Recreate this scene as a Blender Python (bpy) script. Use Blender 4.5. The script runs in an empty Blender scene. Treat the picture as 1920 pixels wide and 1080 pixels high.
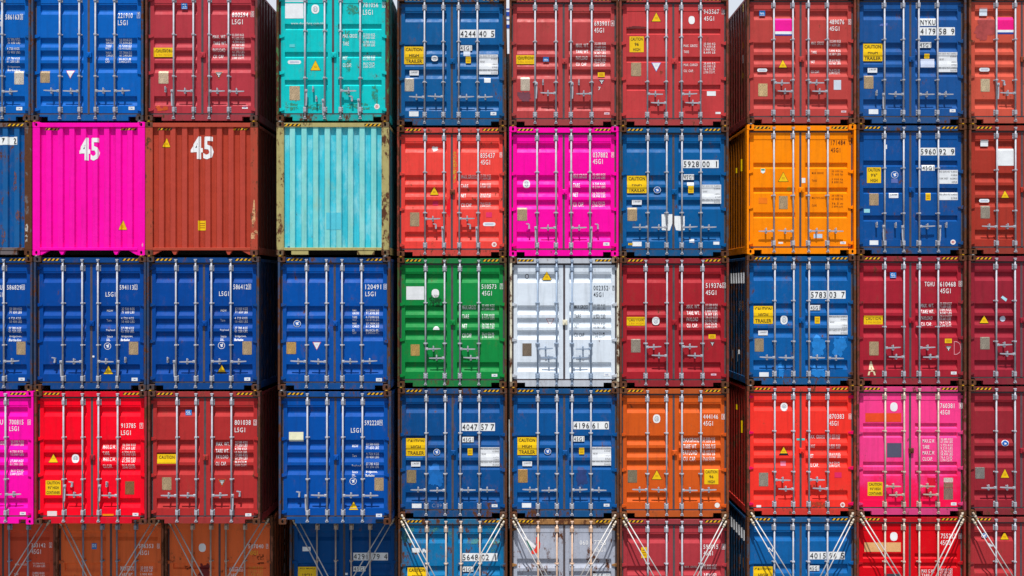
import bpy, bmesh, math, random
from mathutils import Vector, Matrix
C = bpy.context
scene = C.scene
R = math.radians
COL = scene.collection

# ------------------------------------------------------------ camera, sky, sun, exposure
cam_d = bpy.data.cameras.new("camera"); cam = bpy.data.objects.new("camera", cam_d); COL.objects.link(cam)
cam.location = (0, -24.0, 8.05); cam.rotation_euler = (R(90), 0, 0)
cam_d.sensor_width = 36.0; cam_d.lens = 37.8; cam_d.clip_end = 8000
scene.camera = cam
SUN = Vector((-0.05, -0.37, 1.0)).normalized()
world = bpy.data.worlds.new("World"); scene.world = world; world.use_nodes = True
wn = world.node_tree
sky = wn.nodes.new('ShaderNodeTexSky'); sky.sky_type = 'NISHITA'; sky.sun_disc = False
sky.sun_elevation = math.asin(SUN.z); sky.sun_rotation = math.atan2(SUN.x, SUN.y)
sky.air_density = 1.0; sky.dust_density = 2.5; sky.ozone_density = 1.0
# a bank of bright thin cloud low over the horizon behind the stacks
wtc = wn.nodes.new('ShaderNodeTexCoord'); wsx = wn.nodes.new('ShaderNodeSeparateXYZ'); wn.links.new(wtc.outputs['Generated'], wsx.inputs[0])
wno = wn.nodes.new('ShaderNodeTexNoise'); wno.inputs['Scale'].default_value = 2.2; wno.inputs['Detail'].default_value = 6; wn.links.new(wtc.outputs['Generated'], wno.inputs['Vector'])
wad = wn.nodes.new('ShaderNodeMath'); wad.operation = 'MULTIPLY_ADD'; wn.links.new(wno.outputs['Fac'], wad.inputs[0]); wad.inputs[1].default_value = .5; wn.links.new(wsx.outputs[1], wad.inputs[2])
wmr = wn.nodes.new('ShaderNodeMapRange'); wmr.interpolation_type = 'SMOOTHSTEP'; wmr.inputs['From Min'].default_value = .45; wmr.inputs['From Max'].default_value = .85; wn.links.new(wad.outputs[0], wmr.inputs['Value'])
wmx = wn.nodes.new('ShaderNodeMix'); wmx.data_type = 'RGBA'; wn.links.new(wmr.outputs[0], wmx.inputs[0]); wn.links.new(sky.outputs[0], wmx.inputs[6]); wmx.inputs[7].default_value = (7.2, 7.7, 8.6, 1)
wn.links.new(wmx.outputs[2], wn.nodes['Background'].inputs[0]); wn.nodes['Background'].inputs[1].default_value = 0.08
sl = bpy.data.lights.new("sun", 'SUN'); sun = bpy.data.objects.new("sun", sl); COL.objects.link(sun)
sl.energy = 4.6; sl.angle = R(0.5); sl.color = (1.0, 0.975, 0.94)
sun.rotation_euler = (-SUN).to_track_quat('-Z', 'Y').to_euler(); sun.location = (-10, -20, 60)
scene.view_settings.view_transform = 'Standard'; scene.view_settings.look = 'None'
scene.view_settings.gamma = 1.0; scene.view_settings.exposure = 0.31

# ------------------------------------------------------------ materials
def lin(c):
    r = []
    for v in c[:3]:
        v /= 255.0
        r.append(v/12.92 if v <= .04045 else ((v+.055)/1.055)**2.4)
    return tuple(r)
MATS = {}
def new_mat(name):
    m = bpy.data.materials.new(name); m.use_nodes = True
    nt = m.node_tree; b = nt.nodes['Principled BSDF']
    return m, nt, b
def noise(nt, vec, scale, detail=4, rough=.6, mscale=None):
    n = nt.nodes.new('ShaderNodeTexNoise'); n.inputs['Scale'].default_value = scale
    n.inputs['Detail'].default_value = detail; n.inputs['Roughness'].default_value = rough
    if mscale:
        mp = nt.nodes.new('ShaderNodeMapping'); mp.inputs['Scale'].default_value = mscale
        nt.links.new(vec, mp.inputs['Vector']); vec = mp.outputs[0]
    nt.links.new(vec, n.inputs['Vector']); return n.outputs['Fac']
def ramp(nt, fac, a, b):
    n = nt.nodes.new('ShaderNodeMapRange'); n.interpolation_type = 'SMOOTHSTEP'
    n.inputs['From Min'].default_value = a; n.inputs['From Max'].default_value = b
    nt.links.new(fac, n.inputs['Value']); return n.outputs[0]
def mixc(nt, fac, a, b, mode='MIX'):
    n = nt.nodes.new('ShaderNodeMix'); n.data_type = 'RGBA'; n.blend_type = mode; n.clamp_factor = True
    for s, v in ((0, fac), (6, a), (7, b)):
        if hasattr(v, 'links'): nt.links.new(v, n.inputs[s])
        else: n.inputs[s].default_value = v if s == 0 else (*v, 1)
    return n.outputs[2]
def mul(nt, a, k):
    n = nt.nodes.new('ShaderNodeMath'); n.operation = 'MULTIPLY'; nt.links.new(a, n.inputs[0])
    if hasattr(k, 'links'): nt.links.new(k, n.inputs[1])
    else: n.inputs[1].default_value = k
    return n.outputs[0]
def paint(col, level=.2, rough=.42, fade=0, gain=1.0):
    """old sea-container paint: faded patches, rain streaks of grime, chips of rust, slightly wavy steel"""
    key = ('p', tuple(col), round(level, 2), rough, fade)
    if key in MATS: return MATS[key]
    m, nt, b = new_mat('container_paint')
    g = nt.nodes.new('ShaderNodeNewGeometry'); pos = g.outputs['Position']
    base = tuple(min(.93, v*gain) for v in lin(col))
    lum = .3*base[0]+.6*base[1]+.1*base[2]
    pale = tuple(min(.9, v*1.12+.018*(lum+.12)) for v in base)
    dark = tuple(v*.70+.004 for v in base)
    c = mixc(nt, mul(nt, ramp(nt, noise(nt, pos, .9, 5, .65), .38, .70), .22 + .2*level + .4*(fade == 1)), base, pale)
    c = mixc(nt, mul(nt, ramp(nt, noise(nt, pos, 1.0, 6, .7, (9, 9, .55)), .46, .72), .62), c, dark)           # run-off streaks
    c = mixc(nt, mul(nt, ramp(nt, noise(nt, pos, 46, 3, .7), .58, .75), .14), c, pale)                          # fine chalking
    c = mixc(nt, mul(nt, ramp(nt, noise(nt, pos, 17, 8, .8), .66, .72), .35), c, tuple(min(.9, v*1.40+.009) for v in base))                   # scuffs and chips
    if fade == 1:
        c = mixc(nt, mul(nt, ramp(nt, noise(nt, pos, 2.2, 6, .7, (1.4, 1.4, .5)), .45, .68), .5), c, lin((172, 222, 222)))
        c = mixc(nt, mul(nt, ramp(nt, noise(nt, pos, 1.6, 6, .7, (1.2, 1.2, .6)), .54, .74), .45), c, lin((160, 176, 132)))
    if fade == 2:
        sx = nt.nodes.new('ShaderNodeSeparateXYZ'); tc = nt.nodes.new('ShaderNodeTexCoord'); nt.links.new(tc.outputs['Object'], sx.inputs[0])
        n2 = nt.nodes.new('ShaderNodeMath'); n2.operation = 'MULTIPLY_ADD'; nt.links.new(noise(nt, pos, 2.2, 5, .7), n2.inputs[0]); n2.inputs[1].default_value = 1.6
        nt.links.new(sx.outputs[2], n2.inputs[2])
        c = mixc(nt, ramp(nt, n2.outputs[0], 2.05, 1.15), c, lin((238, 16, 74)))                                  # fresh red primer under pink
    thr = .80 - .40*level
    rn = noise(nt, pos, 5.2, 9, .74, (1.0, 1.0, .55))
    rm = ramp(nt, rn, thr-.035, thr+.03)
    rc = mixc(nt, noise(nt, pos, 24, 5, .7), lin((50, 30, 24)), lin((112, 70, 46)))
    halo = mul(nt, ramp(nt, rn, thr-.13, thr), .22 + .25*level)
    c = mixc(nt, halo, c, tuple(.6*v+.4*w for v, w in zip(base, lin((120, 90, 70)))))
    c = mixc(nt, rm, c, rc)
    nt.links.new(c, b.inputs['Base Color'])
    rr = nt.nodes.new('ShaderNodeMapRange'); nt.links.new(noise(nt, pos, 7, 4), rr.inputs['Value'])
    rr.inputs['From Min'].default_value = .3; rr.inputs['From Max'].default_value = .7
    rr.inputs['To Min'].default_value = rough-.07; rr.inputs['To Max'].default_value = rough+.16
    rx = nt.nodes.new('ShaderNodeMath'); rx.operation = 'MAXIMUM'; nt.links.new(rr.outputs[0], rx.inputs[0]); nt.links.new(mul(nt, rm, .85), rx.inputs[1])
    nt.links.new(rx.outputs[0], b.inputs['Roughness'])
    b.inputs['Specular IOR Level'].default_value = .1
    bp = nt.nodes.new('ShaderNodeBump'); bp.inputs['Strength'].default_value = .5; bp.inputs['Distance'].default_value = .025
    nt.links.new(noise(nt, pos, 2.6, 3, .5), bp.inputs['Height'])
    b2 = nt.nodes.new('ShaderNodeBump'); b2.inputs['Strength'].default_value = .25; b2.inputs['Distance'].default_value = .003
    nt.links.new(noise(nt, pos, 60, 4, .7), b2.inputs['Height']); nt.links.new(bp.outputs[0], b2.inputs['Normal'])
    nt.links.new(b2.outputs[0], b.inputs['Normal'])
    MATS[key] = m; return m
def flat(name, col, rough=.55, var=.12, metal=0, rust=0):
    key = ('f', name, tuple(col), rust)
    if key in MATS: return MATS[key]
    m, nt, b = new_mat(name); g = nt.nodes.new('ShaderNodeNewGeometry'); pos = g.outputs['Position']
    base = tuple(min(.86, v) for v in lin(col))
    c = mixc(nt, mul(nt, ramp(nt, noise(nt, pos, 6, 6, .7), .35, .7), 1), base, tuple(v*(1-var) for v in base))
    if var > .05: c = mixc(nt, mul(nt, ramp(nt, noise(nt, pos, 55, 4, .7), .60, .72), .35), c, tuple(v*.62+.02 for v in base))
    if rust:
        rm = ramp(nt, noise(nt, pos, 6, 8, .75), .72-.36*rust, .79-.36*rust)
        c = mixc(nt, rm, c, mixc(nt, noise(nt, pos, 30, 4), lin((80, 44, 26)), lin((172, 112, 72))))
    nt.links.new(c, b.inputs['Base Color']); b.inputs['Roughness'].default_value = rough; b.inputs['Metallic'].default_value = metal
    b.inputs['Specular IOR Level'].default_value = .3
    MATS[key] = m; return m
def worn_mat(col):
    """paint worn through in speckles: shows only where the noise is high"""
    key = ('w', tuple(col))
    if key in MATS: return MATS[key]
    m, nt, b = new_mat('worn_paint'); g = nt.nodes.new('ShaderNodeNewGeometry'); pos = g.outputs['Position']; base = lin(col)
    c = mixc(nt, noise(nt, pos, 20, 6, .75), tuple(v*.6 for v in base), tuple(min(.9, v*1.35) for v in base))
    nt.links.new(c, b.inputs['Base Color']); b.inputs['Roughness'].default_value = .7; b.inputs['Specular IOR Level'].default_value = .1
    nt.links.new(ramp(nt, noise(nt, pos, 16, 8, .78, (1, 1, .7)), .44, .56), b.inputs['Alpha'])
    MATS[key] = m; return m
def plate_mat(col):
    key = ('pl', tuple(col))
    if key in MATS: return MATS[key]
    m, nt, b = new_mat('data_plate_metal'); tc = nt.nodes.new('ShaderNodeTexCoord'); o = tc.outputs['Object']
    base = lin(col); dk = tuple(v*.38 for v in base)
    c = mixc(nt, ramp(nt, noise(nt, o, 1, 3, .6, (52, 52, 120)), .50, .58), base, dk)
    c = mixc(nt, mul(nt, ramp(nt, noise(nt, o, 1, 3, .6, (14, 14, 16)), .5, .65), .5), c, tuple(min(.8, v*1.3) for v in base))
    nt.links.new(c, b.inputs['Base Color']); b.inputs['Roughness'].default_value = .5; b.inputs['Metallic'].default_value = .15
    MATS[key] = m; return m
WHITE = flat('white_lettering', (238, 238, 238), .5, .10); BLACK = flat('black_lettering', (22, 22, 26), .5, .1)
YELLOW = flat('yellow_sticker', (248, 194, 2), .45, .12); RUBBER = flat('door_rubber', (84, 76, 80), .8, .3)
DARK = flat('dark_steel', (34, 27, 25), .8, .3); HAZARD = flat('hazard_yellow', (232, 176, 12), .5, .2)
GALV = [flat('galvanised_rod', (172, 175, 184), .55, .25, .1, .14), flat('galvanised_rod', (146, 164, 186), .5, .16, .1, .05), flat('galvanised_rod', (192, 174, 160), .5, .25, .1, .30),
        flat('galvanised_rod', (150, 160, 178), .5, .25, .1, .1), flat('galvanised_rod', (208, 176, 152), .5, .25, .1, .40)]
SKYB = flat('blue_emblem', (16, 122, 202), .5, .1); BLUE = flat('blue_emblem', (10, 92, 178), .5, .1); RED = flat('red_sticker', (206, 40, 40), .5, .1); TWIST_Y = flat('twist_lock_yellow', (214, 160, 20), .5, .3, 0, .2)
TWIST_G = flat('twist_lock_zinc', (186, 184, 180), .45, .3, .2, .2); ROD = flat('lashing_steel', (198, 196, 194), .45, .22, .1, .12); HOOK = flat('lashing_hook', (200, 188, 168), .5, .35, .1, .35)

# ------------------------------------------------------------ mesh helpers
def fin(bm, name, mats=(None,), smooth=False):
    me = bpy.data.meshes.new(name); bm.normal_update(); bm.to_mesh(me); bm.free()
    for m in mats: me.materials.append(m)
    if smooth:
        for p in me.polygons: p.use_smooth = True
    return me
def box(bm, x0, x1, y0, y1, z0, z1, bev=0, mi=0):
    vs = [bm.verts.new((x, y, z)) for x in (x0, x1) for y in (y0, y1) for z in (z0, z1)]
    fs = [bm.faces.new([vs[i] for i in f]) for f in ((0, 1, 3, 2), (4, 6, 7, 5), (0, 4, 5, 1), (2, 3, 7, 6), (0, 2, 6, 4), (1, 5, 7, 3))]
    for f in fs: f.material_index = mi
    if bev:
        es = list({e for f in fs for e in f.edges})
        bmesh.ops.bevel(bm, geom=es, offset=bev, segments=1, affect='EDGES', profile=.5)
    return vs
def tube(bm, p0, p1, r0, r1=None, n=10, caps=True):
    p0 = Vector(p0); p1 = Vector(p1); r1 = r0 if r1 is None else r1
    q = (p1-p0).to_track_quat('Z', 'Y'); a = []; b = []
    for i in range(n):
        t = 2*math.pi*i/n; d = q @ Vector((math.cos(t), math.sin(t), 0))
        a.append(bm.verts.new(p0+d*r0)); b.append(bm.verts.new(p1+d*r1))
    for i in range(n):
        f = bm.faces.new((a[i], a[(i+1) % n], b[(i+1) % n], b[i])); f.smooth = True
    if caps: bm.faces.new(a[::-1]); bm.faces.new(b)
def prism(bm, pts, y0, y1):
    """pts in x,z (counter-clockwise seen from the front), extruded from y0 (front) to y1"""
    a = [bm.verts.new((x, y0, z)) for x, z in pts]; b = [bm.verts.new((x, y1, z)) for x, z in pts]; n = len(pts)
    bm.faces.new(a); bm.faces.new(b[::-1])
    for i in range(n): bm.faces.new((a[i], b[i], b[(i+1) % n], a[(i+1) % n]))
    bmesh.ops.recalc_face_normals(bm, faces=bm.faces[:])
def obj(name, me, mat=None, parent=None, loc=(0, 0, 0), rot=(0, 0, 0)):
    o = bpy.data.objects.new(name, me); COL.objects.link(o)
    o.location = loc; o.rotation_euler = rot
    if parent is not None: o.parent = parent
    if mat is not None and me is not None and len(o.material_slots):
        o.material_slots[0].link = 'OBJECT'; o.material_slots[0].material = mat
    return o
def thing(name, label, cat, loc=(0, 0, 0), group=None, me=None):
    o = bpy.data.objects.new(name, me); COL.objects.link(o); o.location = loc
    if me is None: o.empty_display_size = .3
    o['label'] = label; o['category'] = cat
    if group: o['group'] = group
    return o
CACHE = {}
def cached(key, fn):
    if key not in CACHE: CACHE[key] = fn()
    return CACHE[key]

# ------------------------------------------------------------ container geometry (local: x across, y into the stack, z up, front at y=0)
HW, HT, LN40, LN45 = 1.219, 2.896, 12.192, 13.716
def bands_for(d):
    k = d['kind']
    if k == 'A': return [(HT-t, HT-t-.215, .042, .076, .041) for t in (.355, 1.072, 1.349, 1.627, 2.343)]
    if k == 'D': return [(HT-t, HT-t-.215, .042, .076, .041) for t in (.91, 1.19, 1.47, 2.20)]
    if k == 'B':
        s, p = d.get('bands', (.78, .61)); return [(HT-s-p*i, HT-s-p*i-.135, .014, .026, .036) for i in range(3)]
    if k == 'C': return [(HT-t, HT-t-.12, .016, .036, .036) for t in (.84, 1.045, 1.705, 1.905)]
PANEL = ((-1.055, -.117), (.109, 1.056))          # pressed panel of the left and right leaf
LEAF = ((-1.134, -.026), (.022, 1.134))
ST = .006
class Face:
    """front surface: depth(x,z) and the lines where it folds"""
    def __init__(s, d):
        s.kind = d['kind']
        if s.kind[0] == 'E':
            s.x = []; x = -1.02; s.zb = []
            per = .252; x0 = -1.06+.105
            s.pts = [(-1.06, .062)]
            for i in range(8):
                a = x0+i*per; s.pts += [(a, .062), (a+.024, .014), (a+.132, .014), (a+.156, .062)]
            s.pts.append((1.06, .062)); s.xb = [p[0] for p in s.pts]
        else:
            s.bands = bands_for(d); s.zp = [(HT-.32, ST), ]
            s.pr = [(HT, ST)]
            for t, b, us, ls, dp in s.bands: s.pr += [(t, ST), (t-us, ST+dp), (b+ls, ST+dp), (b, ST)]
            s.pr.append((0, ST)); s.zb = [p[0] for p in s.pr[1:-1]]+[HT-.322, .335]
            s.xb = [v for p in PANEL for v in (p[0], p[0]+.012, p[1]-.012, p[1])]
    @staticmethod
    def lerp(pts, v, sgn):
        for (a, da), (b, db) in zip(pts, pts[1:]):
            lo, hi = (a, b) if a < b else (b, a)
            if lo-1e-6 <= v <= hi+1e-6: return da if abs(b-a) < 1e-9 else da+(db-da)*(v-a)/(b-a)
        return 0
    def depth(s, x, z):
        if s.kind[0] == 'E': return s.lerp(s.pts, x, 1) if abs(x) < 1.06 else 0
        for a, b in PANEL:
            if a < x < b and .335 < z < HT-.322:
                k = min(1, (x-a)/.012, (b-x)/.012); return s.lerp(s.pr, z, 1)*k
        for a, b in PANEL:
            if a < x < b and .10 < z <= HT-.2: return 0
        return 0
    def conform(s, bm, off, cap=9):
        xs = [v.co.x for v in bm.verts]; zs = [v.co.z for v in bm.verts]
        if not xs: return
        x0, x1, z0, z1 = min(xs), max(xs), min(zs), max(zs)
        for v in s.xb:
            if x0 < v < x1: bmesh.ops.bisect_plane(bm, geom=bm.verts[:]+bm.edges[:]+bm.faces[:], dist=1e-6, plane_co=(v, 0, 0), plane_no=(1, 0, 0))
        for v in s.zb:
            if z0 < v < z1: bmesh.ops.bisect_plane(bm, geom=bm.verts[:]+bm.edges[:]+bm.faces[:], dist=1e-6, plane_co=(0, 0, v), plane_no=(0, 0, 1))
        bmesh.ops.triangulate(bm, faces=[f for f in bm.faces if len(f.verts) > 4])
        for v in bm.verts: v.co.y = min(cap, s.depth(v.co.x, v.co.z))-off
def door_mesh(face, i):
    """one leaf: flat stiles and rails with the pressed recesses between, 40 mm thick"""
    bm = bmesh.new(); l0, l1 = LEAF[i]; a, b = PANEL[i]
    xs = [l0, a, a+.012, b-.012, b, l1]; zt, zb0 = HT-.170, .178
    zs = sorted({zt, zb0, HT-.322, HT-.325, .335, .338, *[z for z in face.zb if .335 < z < HT-.32]}, reverse=True)
    g = []
    for z in zs:
        row = []
        for k, x in enumerate(xs):
            d = 0
            if 2 <= k <= 3 and .3365 < z < HT-.3235: d = face.lerp(face.pr, z, 1)
            row.append(bm.verts.new((x, d, z)))
        g.append(row)
    for r in range(len(zs)-1):
        for k in range(len(xs)-1): bm.faces.new((g[r][k], g[r+1][k], g[r+1][k+1], g[r][k+1]))
    # edges of the leaf
    rim = [v for v in g[0]]+[r[-1] for r in g[1:]]+g[-1][::-1][1:]+[r[0] for r in g[::-1][1:-1]]
    back = [bm.verts.new((v.co.x, .06, v.co.z)) for v in rim]; n = len(rim)
    for k in range(n): bm.faces.new((rim[k], rim[(k+1) % n], back[(k+1) % n], back[k]))
    bm.faces.new(back[::-1])
    bmesh.ops.recalc_face_normals(bm, faces=bm.faces[:])
    return fin(bm, 'door')
def casting_mesh(flip):
    bm = bmesh.new(); w, h, dp = .162, .118, .178; n = 24
    out = []; inn = []; bot = []; x0 = -w/2; z0 = -h/2
    for i in range(n):
        t = 2*math.pi*i/n; c, s = math.cos(t), math.sin(t); k = min(w/2/max(abs(c), 1e-6), h/2/max(abs(s), 1e-6))
        out.append(bm.verts.new((c*k, 0, s*k))); inn.append(bm.verts.new((c*.026, 0, s*.039))); bot.append(bm.verts.new((c*.026, .03, s*.039)))
    for i in range(n):
        j = (i+1) % n
        bm.faces.new((out[i], out[j], inn[j], inn[i])); bm.faces.new((inn[i], inn[j], bot[j], bot[i]))
    f = bm.faces.new(bot[::-1]); f.material_index = 1
    rear = [bm.verts.new((v.co.x, dp, v.co.z)) for v in out]
    for i in range(n):
        j = (i+1) % n; bm.faces.new((out[j], out[i], rear[i], rear[j]))
    bm.faces.new(rear)
    cs = [bm.verts.new((x, 0, z)) for x in (-w/2, w/2) for z in (-h/2, h/2)]
    bmesh.ops.delete(bm, geom=cs, context='VERTS')
    bmesh.ops.recalc_face_normals(bm, faces=bm.faces[:])
    return fin(bm, 'corner_casting', (None, DARK))
def side_mesh(L):
    bm = bmesh.new(); y = .16; pts = [(y, .006)]; y += .05
    while y+.278 < L-.16:
        pts += [(y, .006), (y+.04, .042), (y+.125, .042), (y+.165, .006)]; y += .278
    pts.append((L-.16, .006))
    a = [bm.verts.new((d, yy, .17)) for yy, d in pts]; b = [bm.verts.new((d, yy, HT-.10)) for yy, d in pts]
    for i in range(len(pts)-1): bm.faces.new((a[i], b[i], b[i+1], a[i+1]))
    return fin(bm, 'side_wall')
def boxes_mesh(name, bs, bev=.004, mats=(None,)):
    bm = bmesh.new()
    for b in bs: box(bm, *b, bev=bev)
    return fin(bm, name, mats)
def sill_mesh():
    bm = bmesh.new(); a = HW-.163; z1 = .142; n = .18
    prism(bm, [(-a, .096), (-a, z1), (a, z1), (a, .096), (a-n, .096), (a-n, .010), (-a+n, .010), (-a+n, .096)][::-1], 0, .11)
    return fin(bm, 'door_sill')
def hinge_mesh(sx):
    """strap hinge: knuckle on the post, blade tapering on to the leaf (sx=+1: blade runs to +x)"""
    bm = bmesh.new()
    pts = [(0, -.034), (.055, -.034), (.13, -.012), (.13, .012), (.055, .034), (0, .034)]
    if sx < 0: pts = [(-x, z) for x, z in pts][::-1]
    prism(bm, pts, -.022, -.001)
    tube(bm, (.012*sx, -.012, -.045), (.012*sx, -.012, .045), .016, n=8)
    return fin(bm, 'hinge')
def rod_mesh():
    bm = bmesh.new(); y = -.062
    tube(bm, (0, y, .04), (0, y, HT-.06), .0190, n=12)
    for z, s in ((HT-.068, 1), (.052, -1)):                         # cams hooked behind the keepers on header and sill
        box(bm, -.034, .034, y-.022, y+.03, z-.012, z+.012, .004); box(bm, -.022, .022, y-.03, y+.022, z-.03*s-.012, z-.03*s+.012, .004)
        box(bm, -.03, .03, -.03, -.001, z-.02, z+.02, .004)
    return fin(bm, 'locking_rod')
def keeper_mesh():
    bm = bmesh.new()
    box(bm, -.048, .048, -.018, -.001, -.066, .066, .004); box(bm, -.03, .03, -.092, -.018, -.05, .05, .006)
    for x in (-.039, .039):
        for z in (-.045, 0, .045): tube(bm, (x, -.018, z), (x, -.026, z), .007, n=6)
    return fin(bm, 'rod_guide')
def clamp_mesh():
    bm = bmesh.new()
    box(bm, -.05, .05, -.014, -.001, -.013, .013, .003); box(bm, -.03, .03, -.088, -.014, -.018, .018, .005)
    for x in (-.04, .04): tube(bm, (x, -.014, 0), (x, -.024, 0), .008, n=6)
    return fin(bm, 'rod_clamp')
def handle_mesh(s, hang):
    """lever on the rod; s=-1 runs to the left; hang: dropped open beside the rod"""
    bm = bmesh.new(); y = -.07
    box(bm, min(0, s*.058), max(0, s*.058), y-.024, y+.02, -.028, .028, .005)
    if hang:
        prism(bm, [(s*.022, -.02), (s*.050, -.02), (s*.050, -.20), (s*.040, -.33), (s*.012, -.33), (s*.016, -.20)] if s < 0 else [(s*.022, -.02), (s*.016, -.20), (s*.012, -.33), (s*.040, -.33), (s*.050, -.20), (s*.050, -.02)], y-.012, y+.002)
    else:
        pts = [(.05, -.014), (.16, -.017), (.30, -.010), (.345, -.006), (.345, .014), (.30, .016), (.16, .015), (.05, .016)]
        if s < 0: pts = [(-x, z) for x, z in pts][::-1]
        prism(bm, pts, y-.012, y+.004)
    tube(bm, (s*.03, y-.03, 0), (s*.03, y-.022, 0), .012, n=8)
    return fin(bm, 'handle')
def catch_mesh(swung):
    bm = bmesh.new()
    box(bm, -.018, .018, -.058, -.001, -.055, .05, .006)
    tube(bm, (0, -.058, -.036), (0, -.076, -.036), .021, n=10)
    if swung: prism(bm, [(-.07, .052), (-.012, .038), (.012, .05), (-.012, .066), (-.066, .07)], -.062, -.05)
    else: box(bm, -.013, .013, -.092, -.058, -.012, .068, .005)
    return fin(bm, 'handle_catch')
def latch_mesh():
    bm = bmesh.new(); box(bm, -.055, .055, -.045, -.001, -.058, .058, .008); box(bm, -.02, .02, -.058, -.045, -.026, .026, .005)
    return fin(bm, 'door_latch')
def hazard_mesh(w, lean=1):
    """black strip with slanted yellow bars, on the header"""
    bm = bmesh.new(); h = .052
    def quad(p, mi, y):
        f = bm.faces.new([bm.verts.new((x, y, z)) for x, z in p]); f.material_index = mi
    quad([(-w/2, -h/2), (w/2, -h/2), (w/2, h/2), (-w/2, h/2)], 1, 0)
    n = 4; p = w/n
    for i in range(n):
        a = -w/2+i*p+.006; quad([(a, -h/2+.002), (a+p*.48, -h/2+.002), (a+p*.98-.006, h/2-.002), (a+p*.5, h/2-.002)], 0, -.0015)
    return fin(bm, 'hazard_stripe', (HAZARD, BLACK))
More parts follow.
